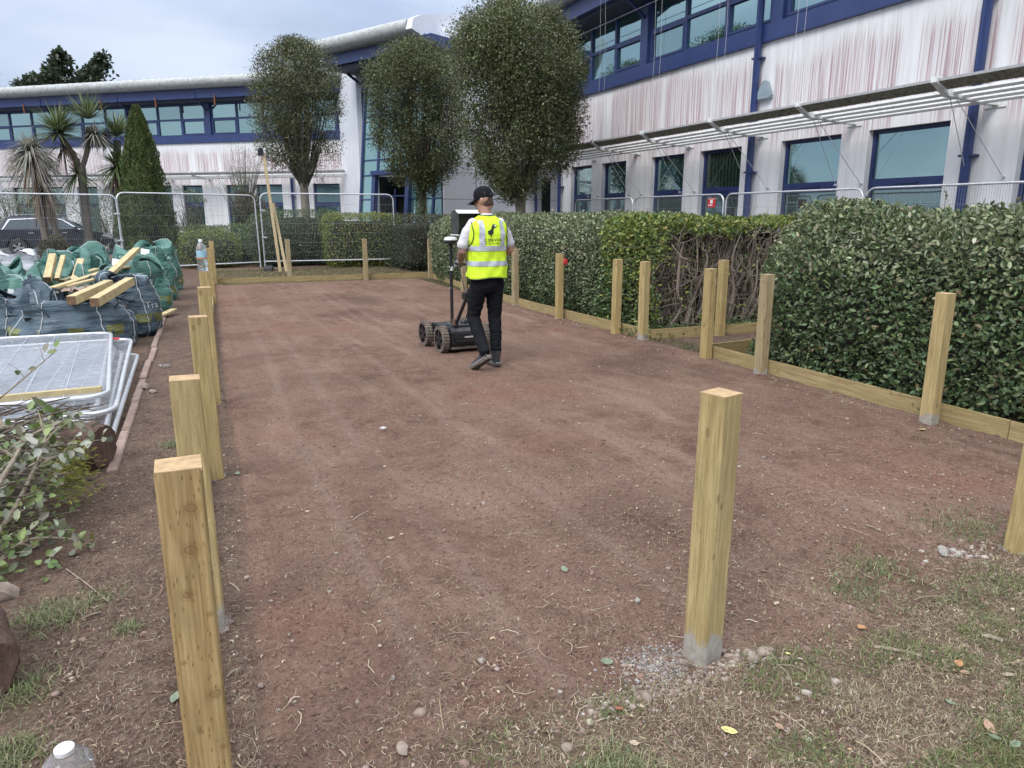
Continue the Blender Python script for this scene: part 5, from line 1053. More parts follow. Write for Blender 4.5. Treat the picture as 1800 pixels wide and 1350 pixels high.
# turf rolls
M_turf = bark('turf_roll', (.055, .03, .022), (.16, .095, .07), 30)
def turf(x, y, r_, ln, rz, label, z=0):
    m = MB(); n = 40; turns = 2.2; vs = []; NL = 14
    prof = []
    for i in range(n): a = 2*math.pi*i/n; prof.append((math.cos(a)*r_*(1+.04*math.sin(a*3)), r_*.98+math.sin(a)*r_))
    for k in range(NL+1):
        t = k/NL; e = 1-.14*abs(2*t-1)**6
        for (px, pz) in prof:
            nv = mnoise.noise(Vector((px*14, pz*14, t*ln*14+x*9)))*.022+mnoise.noise(Vector((px*40, pz*40, t*ln*40)))*.008; q = Vector((px, 0, pz-r_)); q = q*(e+nv/r_); vs.append((q.x, t*ln-ln/2+mnoise.noise(Vector((px*20, pz*20, k)))*.01, q.z+r_))
    m.v = vs; m.f = [(k*n+j, k*n+(j+1) % n, (k+1)*n+(j+1) % n, (k+1)*n+j) for k in range(NL) for j in range(n)]+[tuple(range(n))[::-1], tuple(NL*n+j for j in range(n))]
    o = m.build('turf_roll', M_turf, None, smooth=True); o.location = (x, y, z); o.rotation_euler[2] = rz; return tag(o, label, 'turf roll', 'rolled-up turf')
turf(-.74, 4.98, .155, .4, R(62), 'rolled turf lying behind the cut branches near the mesh pile'); turf(-.80, 2.72, .13, .42, R(20), 'rolled turf at the left edge below the cut branches')
# bottles
def bottle(x, y, z, h, r_, label, tilt=0, wrapper=True, lid=M_white):
    root = empty('plastic_bottle', (x, y, z), 0, label, 'bottle'); s_ = h/.32
    pr = [(.0, 0), (r_*.85, 0), (r_, .012*s_), (r_, .05*s_), (r_*.95, .06*s_), (r_, .07*s_), (r_*.97, .11*s_), (r_, .13*s_), (r_, .2*s_), (r_*.96, .215*s_), (r_*.98, .225*s_), (r_*.8, .255*s_), (r_*.45, .28*s_), (r_*.33, .288*s_), (r_*.33, .30*s_)]
    MB().lathe(pr, 28).build('bottle_body', M_bottle, root, smooth=True); MB().lathe([(0, .296*s_), (r_*.38, .296*s_), (r_*.39, .32*s_), (r_*.34, .324*s_), (0, .324*s_)], 20).build('screw_cap', lid, root, smooth=True)
    if wrapper:
        MB().lathe([(r_*1.01, .125*s_), (r_*1.01, .205*s_)], 28).build('wrapper', simple('blue_wrapper', (.3, .5, .6), .4, .2, 30), root); MB().lathe([(r_*1.015, .125*s_), (r_*1.015, .14*s_)], 28).build('wrapper_stripe', simple('orange_stripe', (.5, .2, .06), .4, .1), root)
    root.rotation_euler = (tilt, 0, 0); return root
bottle(.17, 8.15, .99, .315, .05, 'clear water bottle with a blue wrapper standing on the fifth left post'); bottle(-.405, 1.955, gzs(-.405, 1.955), .17, .062, 'clear bottle with a white cap, cut off by the bottom edge at the left', R(4), False)
# red tape measure hooked over a post
tp = empty('tape_measure', (5.2, 9.70, .96), 0, 'red teardrop tape measure hooked over the post by its black strap', 'tape measure'); MB().lathe([(0, -.02), (.03, -.018), (.038, 0), (.03, .018), (0, .02)], 16, Matrix.Translation((.04, -.055, -.09)) @ Matrix.Rotation(R(90), 4, 'X') @ Matrix.Diagonal((1, 1.35, 1, 1))).build('casing', M_red, tp, smooth=True); MB().tube(bez([(.04, -.06, -.05), (.03, -.055, 0), (.02, -.02, .035), (.02, .04, .03)], 4), .006, 6).build('strap', M_black, tp)
# cut branches
M_cutbark = bark('cut_branch_bark', (.13, .1, .07), (.42, .36, .27), 35)
BL = [(.12, .17, .045), (.17, .22, .07), (.22, .27, .10), (.10, .14, .05), (.28, .3, .2), (.2, .21, .15)]
def branch(name, pts, r_, label, nl=20, cols=BL, Ls=.06, sub=6):
    p0 = Vector(pts[0]); root = empty(name, p0, 0, label, 'branch', 'freshly cut branches in a heap'); c = [q-p0 for q in bez(pts, 5)]; m = MB(); m.tube(c, [r_*(1-.7*j/len(c)) for j in range(len(c))], 8); tips = list(c[len(c)//2:])
    for _ in range(sub):
        q = c[random.randint(2, len(c)-2)]; d = Vector((random.uniform(-1, 1), random.uniform(-1, 1), random.uniform(-.1, .9)))*.16; e = bez([q, q+d*.5+Vector((0, 0, .02)), q+d], 4); m.tube(e, [r_*.4*(1-.7*j/len(e)) for j in range(len(e))], 5, False); tips += e[2:]
    m.build('stem', M_cutbark, root, smooth=True)
    P = np.array([tuple(random.choice(tips)) for _ in range(nl)])+rng.normal(0, .012, (nl, 3))
    if nl:
        lv = leaves('leaves', P, rng.normal(0, .6, P.shape)+[0, -.2, .1], rng.normal(0, .5, P.shape)+[0, -.5, .8], Ls*rng.uniform(.7, 1.3, nl), Ls*.62, tints(nl, cols, .12), M_leafgloss, root)
    return root
z0 = .1
branch('cut_branch', [(-1.05, 3.35, .02), (-.98, 3.6, .22), (-.86, 3.78, .36), (-.80, 3.95, .46)], .022, 'thick pale forked branch at the left edge of the branch heap', 8); branch('cut_branch', [(-.93, 3.5, .12), (-.84, 3.72, .2), (-.74, 3.95, .38), (-.70, 4.1, .5)], .013, 'slender pale branch crossing the front of the heap', 14)
branch('cut_branch', [(-1.5, 4.45, .38), (-1.1, 4.5, .42), (-.93, 4.55, .42)], .032, 'thick sawn log end lying on top of the heap', 4, sub=1)
branch('cut_branch', [(-1.0, 4.1, .32), (-.85, 4.2, .42), (-.72, 4.4, .45), (-.66, 4.7, .4)], .011, 'leafy branch arching over the middle of the heap', 34); branch('cut_branch', [(-.95, 3.8, .2), (-.8, 4.0, .34), (-.62, 4.05, .38), (-.58, 4.2, .36)], .009, 'branch with pale green leaf undersides at the right of the heap', 50, BL[4:]+[(.38, .4, .33)]); branch('cut_branch', [(-1.3, 5.0, .3), (-1.05, 5.2, .5), (-.9, 5.3, .62), (-.8, 5.35, .7)], .007, 'dark twiggy branch rising over the mesh panels', 10)
branch('cut_branch', [(-1.6, 3.9, .15), (-1.2, 3.9, .3), (-1.0, 3.95, .34)], .02, 'branch entering the heap from the left edge', 22); branch('cut_branch', [(-.9, 3.45, .05), (-.78, 3.6, .12), (-.62, 3.62, .1), (-.5, 3.6, .05)], .008, 'low leafy branch trailing on the soil in front of the heap', 26)
m = MB()
for i in range(420):
    a = random.uniform(-.5, .5); q = Vector((random.uniform(-1.75, -.72), random.uniform(3.75, 5.3), random.uniform(.08, .48))); q.z *= 1-.3*abs(q.y-4.5); ln = random.uniform(.2, .55); d = Vector((math.cos(a), math.sin(a)*.8, random.uniform(-.12, .3)))*ln
    c = bez([q, q+d*.5+Vector((0, random.uniform(-.03, .03), random.uniform(-.03, .05))), q+d], 3); r0 = random.choice([.003, .004, .005, .008]); 
    if c[-1].x > -.55: continue
    m.tube(c, [r0*(1-.6*j/len(c)) for j in range(len(c))], 5, False)
o = m.build('brushwood', M_twig, None, kind='stuff'); tag(o, 'tangled heap of thin twigs beside the flat mesh pile', 'brushwood')
n = 1500; P = np.stack([rng.uniform(-1.6, -.64, n), rng.uniform(3.35, 5.0, n), rng.uniform(.03, .45, n)], 1); P[:, 2] *= np.clip(1.25-.9*np.abs(P[:, 1]-4.4), .2, 1)
o = leaves('heap_leaves', P, rng.normal(0, .6, P.shape)+[.3, -.4, 0], rng.normal(0, .5, P.shape)+[0, -.6, .8], .05*rng.uniform(.6, 1.3, n), .03, tints(n, BL, .2), M_leafgloss, None); tag(o, 'broad green and silvery leaves through the heap of cut branches', 'leaves')
n = 900; P = np.stack([rng.normal(-.66, .05, n), rng.normal(4.25, .12, n), rng.uniform(.1, .34, n)], 1); o = leaves('feathery_sprays', P+[0.0, 0, 0], rng.normal(0, .3, P.shape)+[.8, -.2, .1], rng.normal(0, .5, P.shape)+[0, -.6, .8], .03, .006, tints(n, [(.22, .22, .05), (.3, .27, .07), (.15, .17, .05)], .2), M_leafdry, None); tag(o, 'yellow-green feathery sprays at the right of the branch heap', 'leaves')
# individual stones, fallen leaves and sticks
def stone(x, y, r_, label, mat=M_stone, grp=None, z=0, name='stone'):
    bm = bmesh.new(); bmesh.ops.create_icosphere(bm, subdivisions=2, radius=1); s_ = random.random()*50; e = Vector((random.uniform(.8, 1.2), random.uniform(.7, 1.), random.uniform(.55, .8)))
    for v in bm.verts: v.co = v.co*(1+.3*mnoise.noise(v.co*1.3+Vector((s_, 0, 0)))+.1*mnoise.noise(v.co*4+Vector((s_, 0, 0)))); v.co = Vector((v.co.x*e.x, v.co.y*e.y, v.co.z*e.z))*r_
    me = bpy.data.meshes.new(name); bm.to_mesh(me); bm.free(); me.materials.append(mat); me.polygons.foreach_set('use_smooth', [True]*len(me.polygons)); me.set_sharp_from_angle(angle=R(35)); o = link(bpy.data.objects.new(name, me)); o.location = (x, y, gzs(x, y)+r_*.42+z); o.rotation_euler[2] = random.uniform(0, 6); return tag(o, label, 'stone', grp)
stone(.45, 1.78, .024, 'large reddish lump of stone alone at the bottom of the court left of the middle'); stone(.335, 1.75, .013, 'smaller stone just left of the reddish lump at the bottom edge')
gS = 'stones at the foot of the lone post'
for i in range(26):
    a = random.uniform(-.6, 1.6); rr = random.uniform(.085, .2); stone(1.6+rr*math.cos(a)*1.0, 1.72+rr*math.sin(a)*.5-.02, random.uniform(.009, .021), 'loose grey or tan stone heaped at the right foot of the lone front post', random.choice([M_stone, M_stone, M_grit]), gS)
for x, y, r_ in ((1.22, 1.65, .019), (1.15, 1.63, .013), (1.4, 1.67, .016), (1.02, 1.66, .014), (1.05, 1.72, .01), (.88, 1.56, .018)): stone(x, y, r_, 'loose tan stone trailing to the left of the lone front post', M_stone, 'stones left of the lone post')
for i in range(7): stone(3.18+random.uniform(-.12, .1), 1.94+random.uniform(-.08, .08), random.uniform(.013, .024), 'flat grey stone packed beside the cut-off post at the right edge', M_grit, 'stones by the cut-off post')
for px, py, r_, lb in ((-.42, 7.1, .05, 'pinkish broken stone beside the kerb level with the mesh pile'), (-.36, 6.9, .035, 'small stone next to the pinkish broken one'), (.12, 3.05, .016, 'pink stone beside the concrete of the second left post'), (.1, 2.25, .013, 'stone tight against the near left post'), (-.82, 3.28, .07, 'pale rounded stone below the cut branches')): stone(px, py, r_, lb)
def fleaf(x, y, L0, col, label, curl=.4):
    root = None; n = 7; V = []; a = random.uniform(0, 6.28)
    for i in range(n):
        t = i/(n-1); w0 = L0*.3*math.sin(math.pi*min(1, t*.95+.03))**.8
        for s_ in (-1, 0, 1): V.append((t*L0-L0/2, s_*w0, .004+(.25*curl*w0 if s_ else 0)+curl*L0*.5*(t-.5)**2+random.uniform(0, .003)))
    F_ = [(i*3+k, (i+1)*3+k, (i+1)*3+k+1, i*3+k+1) for i in range(n-1) for k in (0, 1)]; me = bpy.data.meshes.new('fallen_leaf'); me.from_pydata(V, [], F_)
    me.materials.append(simple('leaf_litter', col, .65, .2, 60) if ('ll%s' % (col,)) not in MATS else MATS['ll%s' % (col,)]); MATS['ll%s' % (col,)] = me.materials[0]; me.polygons.foreach_set('use_smooth', [True]*len(me.polygons))
    o = link(bpy.data.objects.new('fallen_leaf', me)); o.location = (x, y, gzs(x, y)+.006); o.rotation_euler = (random.uniform(-.2, .2), random.uniform(-.2, .2), a); return tag(o, label, 'leaf', 'single fallen leaves')
TAN, GRN, ORG, YEL, PKB = (.40, .32, .23), (.17, .21, .14), (.42, .22, .1), (.55, .52, .2), (.38, .24, .17)
def gp_(px, py):
    r = px-900; u = 675-py; f = 1260.; up = u*math.cos(PITCH)-f*math.sin(PITCH); fw = f*math.cos(PITCH)+u*math.sin(PITCH); t = -CAM_H/up
    return (r*math.cos(YAW)+fw*math.sin(YAW))*t, (-r*math.sin(YAW)+fw*math.cos(YAW))*t
for px, py, L0, c, lb in [(992, 1004, .045, GRN, 'grey-green leaf lying alone right of the court centre'), (1066, 1165, .05, GRN, 'grey-green leaf left of the lone front post'), (688, 949, .03, TAN, 'pale oval leaf in the lower middle of the court'), (706, 940, .022, TAN, 'smaller pale leaf beside the pale oval one'), (1280, 1307, .05, YEL, 'curled yellow leaf on the turf near the bottom edge'), (1368, 1300, .04, PKB, 'pinkish-brown leaf right of the curled yellow one'),
        (1515, 1105, .045, ORG, 'orange dry leaf in the hollow at the turf edge'), (1384, 1163, .022, YEL, 'small yellow-green leaf right of the lone post foot'), (1682, 1185, .045, ORG, 'orange leaf on the green turf at the lower right'), (1692, 1202, .045, PKB, 'brown leaf touching the orange one at the lower right'), (1770, 1203, .04, TAN, 'round pale leaf near the right edge on the turf'), (1668, 1255, .035, GRN, 'pale green leaf on the turf at the lower right'), (1735, 1300, .055, PKB, 'twisted brown leaf low on the right side'), (1745, 1318, .035, GRN, 'pale green leaf under the twisted brown one'),
        (1113, 1332, .032, TAN, 'cream curled leaf at the bottom edge right of the middle'), (1125, 1262, .025, TAN, 'small cream leaf left of the turf tuft'), (1088, 1266, .03, (.35, .12, .07), 'small reddish leaf left of the turf tuft'), (310, 1240, .05, GRN, 'dark green leaf beside the near left post'), (418, 838, .05, GRN, 'grey-green leaf beside the second left post'), (1620, 755, .06, YEL, 'yellow leaf by the foot of the right-edge post'), (668, 1140, .022, TAN, 'small pale leaf in the lower left of the court'), (540, 900, .025, TAN, 'small pale leaf left of the court middle'),
        (95, 1003, .07, (.1, .17, .05), 'fresh green leaf on the soil below the cut branches'), (60, 970, .08, TAN, 'big tan dry leaf below the cut branches'), (130, 985, .05, GRN, 'grey-green leaf right of the fresh green one'), (1365, 1063, .03, TAN, 'tan leaf between the lone post and the turf edge'), (1780, 1330, .04, GRN, 'pale leaf in the lower right corner')]:
    x, y = gp_(px, py); fleaf(x, y, L0, c, lb)
for (p, q, w_, lb) in [((1535, 1150), (1618, 1172), .012, 'bare stick lying on the turf at the lower right'), ((145, 1100), (180, 1088), .008, 'pale splinter of wood on the soil below the branches'), ((400, 1200), (424, 1186), .008, 'pale wood splinter right of the near left post'), ((1522, 925), (1548, 934), .007, 'white splinter on the soil at the right'), ((118, 1010), (192, 1070), .006, 'thin dark twig pointing at the turf tuft on the left'), ((1722, 1133), (1760, 1142), .016, 'flat pinkish chip of stone on the turf at the right')]:
    x0, y0 = gp_(*p); x1, y1 = gp_(*q); v0 = Vector((x0, y0, gzs(x0, y0)+.006)); v1 = Vector((x1, y1, gzs(x1, y1)+.008)); c = bez([v0, v0.lerp(v1, .5)+Vector((0, .004, .003)), v1], 4); m = MB().tube([q_-v0 for q_ in c], w_*.5, 6); o = m.build('stick', M_cutbark, None, smooth=True); o.location = v0; tag(o, lb, 'stick')
# ---------------------------------------------------------------- parked car
def wheel(root, x, y, r_, w_=.22, sgn=-1, spokes=5):
    wr = empty('wheel', (x, y, r_), 0); wr.parent = root; Mx = Matrix.Rotation(R(90), 4, 'X')
    MB().lathe([(r_*.62, -w_/2), (r_*.94, -w_/2), (r_, -w_*.3), (r_, w_*.3), (r_*.94, w_/2), (r_*.62, w_/2)], 28, Mx, False).build('tyre', M_block, wr, smooth=True)
    m = MB(); m.lathe([(.0, w_*.30), (r_*.12, w_*.32), (r_*.13, w_*.4)], 14, Mx)
    for k in range(spokes*2):
        a = 2*math.pi*(k//2)/spokes+(.13 if k % 2 else -.13); c, s_ = math.cos(a), math.sin(a); m.bar((c*r_*.08, -w_*.40, s_*r_*.08), (c*r_*.6, -w_*.42, s_*r_*.6), .035, .03, (0, 1, 0))
    n = 28; v0 = len(m.v); m.tube([(math.cos(t)*r_*.62, -w_*.43, math.sin(t)*r_*.62) for t in np.linspace(0, 2*math.pi, n)], .014, 5); m.build('rim', M_chrome, wr); MB().lathe([(0, .0), (r_*.6, .0), (r_*.6, .01)], 24, Mx).build('spoke_backing', M_black, wr); return wr
car = empty('parked_car', (-4.92, 36.9, -.075), R(2), 'dark grey family SUV parked behind the mesh fence at the left', 'car')
low = [(-2.22, .32), (-2.26, .62), (-2.2, .92), (-1.95, 1.04), (.65, 1.06), (1.15, 1.02), (1.9, .9), (2.16, .72), (2.22, .45), (2.15, .28)]
arch = lambda cx: [(cx+.42*math.cos(t), .34+.42*math.sin(t)) for t in np.linspace(0, math.pi, 9)]
pl = [(-2.22, .32), (-2.26, .62), (-2.2, .92), (-1.95, 1.04), (.65, 1.06), (1.15, 1.02), (1.9, .9), (2.16, .72), (2.22, .45), (2.15, .28)]+arch(1.35)+arch(-1.32)
MB().prism(pl, 'y', -.9, .9).build('body', M_car, car, bevel=.03, smooth=True)
m = MB(); tops = [(-2.0, 1.03), (-1.75, 1.5), (-1.45, 1.62), (-.2, 1.64), (.35, 1.54), (1.2, 1.02)]
vs = [(x, -.86 if z < 1.1 else -.66, z) for x, z in tops]+[(x, .86 if z < 1.1 else .66, z) for x, z in tops]; m.add(vs, [tuple(range(6))[::-1], tuple(range(6, 12))]+[(i, (i+1) % 6, 6+(i+1) % 6, 6+i) for i in range(6)]); m.build('cabin', M_car, car, bevel=.03, smooth=True)
def side(poly, name, mat, sgn=-1, off=.012):
    vs = [(x, sgn*(.875-.2*(z-1.03)/.55*(1))-sgn*-off, z) for x, z in poly]; n = len(vs); o = MB().add(vs+[(a, b-sgn*.012, c) for a, b, c in vs], [tuple(range(n)), tuple(range(n, 2*n))[::-1]]+[(i, (i+1) % n, n+(i+1) % n, n+i) for i in range(n)]); return o.build(name, mat, car)
for sg in (-1, 1):
    side([(-1.72, 1.12), (-1.5, 1.42), (-.62, 1.5), (-.6, 1.1)], 'side_window', M_carglass, sg); side([(-.54, 1.1), (-.56, 1.5), (-.15, 1.5), (.3, 1.42), (.82, 1.08)], 'side_window', M_carglass, sg)
    side([(-1.82, 1.07), (-1.55, 1.5), (-.2, 1.56), (.35, 1.5), (.98, 1.06), (.9, 1.06), (.32, 1.47), (-.2, 1.53), (-1.5, 1.46), (-1.75, 1.1)], 'window_trim', M_chrome, sg, .02)
    MB().box(-1.5, .2, sg*.62-.02, sg*.62+.02, 1.67, 1.7).build('roof_rail', M_chrome, car); MB().box(.72, .9, sg*.98-.08, sg*.98+.08, 1.02, 1.18).build('door_mirror', M_black, car, bevel=.03)
    MB().box(-.62, -.6, sg*.9-.004, sg*.9+.004, .4, 1.05).box(.62, .64, sg*.9-.004, sg*.9+.004, .4, 1.05).build('door_gap', M_black, car)
    for hx in (-.9, .3): MB().box(hx, hx+.18, sg*.92-.012, sg*.92+.012, .92, .95).build('door_handle', M_chrome, car)
    MB().prism([(1.75, .78), (2.17, .66), (2.12, .8), (1.85, .9)], 'y', sg*.7, sg*.91).build('headlight', M_chrome, car); MB().prism([(-2.27, .78), (-2.0, .86), (-2.0, .96), (-2.24, .93)], 'y', sg*.6, sg*.91).build('tail_light', M_red, car)
MB().add([(.42, -.62, 1.53), (.42, .62, 1.53), (1.2, .78, 1.045), (1.2, -.78, 1.045), (.42, -.62, 1.515), (.42, .62, 1.515), (1.2, .78, 1.03), (1.2, -.78, 1.03)], [(0, 1, 2, 3), (7, 6, 5, 4), (0, 4, 5, 1), (1, 5, 6, 2), (2, 6, 7, 3), (3, 7, 4, 0)]).build('windscreen', M_carglass, car)
MB().box(2.17, 2.235, -.3, .3, .5, .6).build('number_plate', M_white, car)
for x in (-1.32, 1.35):
    for y in (-.8, .8): wheel(car, x, y, .34)

# ---------------------------------------------------------------- person
def lump(name, chains, mat, parent, voxel=.009, smooth=6, wr=0, kids=None):
    m = MB(); NS_ = 16
    for ch in chains:
        P = [Vector(c[0]) for c in ch]; n = len(P); pts = []
        for i, p in enumerate(P):
            d = (P[min(i+1, n-1)]-P[max(i-1, 0)]).normalized(); rx, ry = ch[i][1], ch[i][2]; a = Vector((1, 0, 0)); a = (a-d*a.dot(d))
            if a.length < .2: a = Vector((0, 0, 1)); a = a-d*a.dot(d)
            a.normalize(); b = d.cross(a)
            if i == 0:
                for q in (.35, .75): e = math.sqrt(1-(1-q)**2); pts.append((p-d*min(rx, ry)*(1-q), a, b, rx*e*.98, ry*e*.98))
            pts.append((p, a, b, rx, ry))
            if i == n-1:
                for q in (.75, .35): e = math.sqrt(1-(1-q)**2); pts.append((p+d*min(rx, ry)*(1-q), a, b, rx*e*.98, ry*e*.98))
        b0 = len(m.v)
        for p, a, b, rx, ry in pts:
            for j in range(NS_): t = 2*math.pi*j/NS_; m.v.append(p+a*math.cos(t)*rx+b*math.sin(t)*ry)
        k = len(pts); m.f += [(b0+i*NS_+j, b0+i*NS_+(j+1) % NS_, b0+(i+1)*NS_+(j+1) % NS_, b0+(i+1)*NS_+j) for i in range(k-1) for j in range(NS_)]+[tuple(b0+j for j in range(NS_))[::-1], tuple(b0+(k-1)*NS_+j for j in range(NS_))]
    o = m.build(name, mat); r = o.modifiers.new('r', 'REMESH'); r.mode = 'VOXEL'; r.voxel_size = voxel; s_ = o.modifiers.new('s', 'SMOOTH'); s_.iterations = smooth; s_.factor = .5
    dg = bpy.context.evaluated_depsgraph_get(); me = bpy.data.meshes.new_from_object(o.evaluated_get(dg)); old = o.data; o.modifiers.clear(); o.data = me; bpy.data.meshes.remove(old)
    if wr:
        me.calc_loop_triangles(); no = [v.normal.copy() for v in me.vertices]
        for v, nn in zip(me.vertices, no): c = v.co; v.co = c+nn*wr*(mnoise.noise(Vector((c.x*9, c.y*9, c.z*26)))+.5*mnoise.noise(Vector((c.x*20, c.y*20, c.z*40))))
    me.polygons.foreach_set('use_smooth', [True]*len(me.polygons)); me.materials.clear(); me.materials.append(mat); o.parent = parent; return o
b = NB('skin'); o3 = b.xyz(b.tc.outputs['Object']); tat = b.math('MULTIPLY', b.math('LESS_THAN', o3[0], -.13), b.math('LESS_THAN', o3[2], 1.34)); tn = b.ramp(b.noise(b.vec(), 34, 5, .7, 1.), [(.42, 0.), (.55, 1.)])
M_skin = b.fin(b.mix(b.math('MULTIPLY', b.math('MULTIPLY', tat, tn), .8), (.42, .235, .17), (.075, .07, .07)), .5, None, Subsurface_Weight=.05)
M_hair = simple('short_hair', (.06, .035, .022), .8, .4, 90, .4); M_vest = simple('hi_vis_yellow', (.62, .86, .028), .7, .05, 10, .1, Emission_Color=(.5, .8, .0, 1), Emission_Strength=0.0)
M_tape = simple('reflective_tape', (.46, .49, .53), .4, .08, 14, .1, metal=.15); M_trou = simple('black_trousers', (.009, .010, .013), .9, .3, 12, .3, Specular_IOR_Level=.15); M_tee = simple('white_tshirt', (.62, .61, .64), .85, .06, 9, .2); M_capm = simple('black_cap', (.010, .011, .014), .85, .2, 60, .2, Specular_IOR_Level=.15)
M_boot = simple('dark_boot', (.035, .035, .036), .75, .4, 25, .4); M_sole = simple('dusty_sole', (.13, .11, .09), .9, .4, 40, .5); M_glove = simple('grey_glove', (.2, .19, .2), .8, .4, 40, .3); M_ink = simple('dark_print', (.02, .022, .02), .7, .1)
per = empty('person', (2.82, 6.88, 0), R(4), 'person in a black cap and yellow hi-vis vest walking away behind the survey cart', 'person')
fd = Vector((-.64, .74, -.2)).normalized(); hc = Vector((-.015, .03, 1.69)); sd = Vector((fd.y, -fd.x, 0)).normalized(); up_ = sd.cross(fd).normalized()
if up_.z < 0: up_ = -up_
def H(a, b_, c): return hc+sd*a+fd*b_+up_*c
lump('body', [
    [((0, -.01, .93), .145, .1), ((0, -.01, 1.1), .135, .095), ((0, 0, 1.32), .165, .11), ((0, 0, 1.45), .15, .085), ((0, .0, 1.5), .08, .065)],
    [((0, -.012, 1.47), .062, .06), ((-.005, .005, 1.56), .056, .058), (tuple(H(0, -.01, -.02)), .06, .065)],
    [(tuple(H(0, -.03, -.06)), .058, .06), (tuple(H(0, -.012, .0)), .074, .09), (tuple(H(0, -.008, .05)), .07, .092), (tuple(H(0, -.01, .09)), .05, .07)],
    [(tuple(H(0, .03, -.02)), .05, .045), (tuple(H(0, .04, -.085)), .04, .04)], [(tuple(H(0, .085, .01)), .011, .011), (tuple(H(0, .10, -.028)), .013, .013)],
    [(tuple(H(-.078, -.005, -.02)), .012, .02), (tuple(H(-.08, -.012, .012)), .014, .022)], [(tuple(H(.078, -.005, -.02)), .012, .02), (tuple(H(.08, -.012, .012)), .014, .022)],
    [((-.16, 0, 1.45), .06, .055), ((-.225, .01, 1.34), .05, .048), ((-.265, .02, 1.19), .041, .043), ((-.24, .1, 1.145), .044, .042), ((-.195, .21, 1.09), .03, .033), ((-.175, .27, 1.07), .024, .036)],
    [((.16, 0, 1.45), .06, .055), ((.24, .01, 1.34), .05, .048), ((.285, .02, 1.20), .041, .043), ((.255, .1, 1.15), .044, .042), ((.19, .21, 1.09), .03, .033), ((.17, .27, 1.07), .024, .036)],
    [((-.085, 0, .93), .09, .09), ((-.105, .1, .5), .05, .055), ((-.14, -.24, .2), .04, .045)], [((.085, 0, .93), .09, .09), ((.105, .03, .49), .05, .055), ((.085, -.02, .1), .04, .045)]], M_skin, per, .0085, 5)
MB().tube([H(-.06, .078, .018), H(0, .104, .018), H(.06, .078, .018)], .004, 6).tube([H(-.08, -.01, .022), H(-.066, .075, .02)], .004, 6).build('glasses', M_black, per)
m = MB()
for sx in (-1, 1): m.add([H(sx*.012, .099, .03), H(sx*.055, .082, .03), H(sx*.052, .08, -.004), H(sx*.018, .096, -.008)], [(0, 1, 2, 3)])
m.build('lenses', M_black, per)
lump('hair', [[(tuple(H(0, -.035, -.035)), .069, .066), (tuple(H(0, -.02, .02)), .08, .087), (tuple(H(0, -.012, .06)), .076, .09)]], M_hair, per, .008, 3)
Mh = Matrix((( *sd, 0), (*fd, 0), (*up_, 0), (0, 0, 0, 1))).transposed(); Mh.translation = hc; m = MB(); prof = [(1.0, 0.022), (1.03, .035), (1.02, .06), (.95, .095), (.78, .125), (.5, .145), (.2, .152), (0.02, .153)]
n = 28; vs = []
for r_, z in prof:
    for j in range(n): t = 2*math.pi*j/n; vs.append(Mh @ Vector((math.cos(t)*r_*.084, math.sin(t)*r_*.1-.008, z*.95)))
m.add(vs, [(i*n+j, i*n+(j+1) % n, (i+1)*n+(j+1) % n, (i+1)*n+j) for i in range(len(prof)-1) for j in range(n)]+[tuple((len(prof)-1)*n+j for j in range(n)), tuple(range(n))[::-1]])
cap = m.build('cap', M_capm, per, smooth=True); m = MB(); vs = []
for i in range(9):
    a = R(20+140*i/8); c, s_ = math.cos(a), math.sin(a)
    for rr, dz in ((.95, .03), (1.0, .028)): vs.append(Mh @ Vector((c*rr*.088, s_*rr*.1, dz)))
    vs.append(Mh @ Vector((c*.082, .09+s_*.085, .008-.02*abs(c))))
m.add(vs, [(i*3+k, (i+1)*3+k, (i+1)*3+k+1, i*3+k+1) for i in range(8) for k in (0, 1)]); bo = m.build('brim', M_capm, cap); sm_ = bo.modifiers.new('t', 'SOLIDIFY'); sm_.thickness = .005
MB().lathe([(.0, .152), (.008, .155), (.0, .16)], 8, Mh).build('button', M_capm, cap); MB().tube([Mh @ Vector((math.cos(a)*.04, -.112+.012*math.sin(a), .03+.035*math.sin(a))) for a in np.linspace(0, math.pi, 9)], .004, 5).build('strap_opening', M_black, cap)
lump('trousers', [[((0, -.005, 1.0), .165, .118), ((0, -.015, .93), .172, .125), ((0, -.015, .86), .16, .12)], [((-.085, -.01, .88), .1, .105), ((-.095, .06, .68), .085, .09), ((-.108, .1, .51), .07, .075), ((-.12, -.02, .38), .068, .07), ((-.14, -.2, .235), .056, .06), ((-.143, -.245, .2), .055, .058)],
      [((.085, -.01, .88), .1, .105), ((.1, .02, .68), .085, .09), ((.108, .035, .5), .07, .074), ((.1, .0, .3), .065, .066), ((.09, -.02, .14), .056, .06)]], M_trou, per, .009, 4, .007)
lump('t_shirt', [[((0, -.005, 1.0), .15, .112), ((0, 0, 1.3), .175, .12), ((0, -.005, 1.44), .165, .1), ((0, -.012, 1.525), .075, .07)], [((-.14, -.005, 1.46), .07, .065), ((-.218, .005, 1.37), .056, .056), ((-.258, .015, 1.255), .058, .056)], [((.14, -.005, 1.46), .07, .065), ((.222, .005, 1.37), .056, .056), ((.27, .015, 1.265), .058, .056)]], M_tee, per, .009, 3, .005)
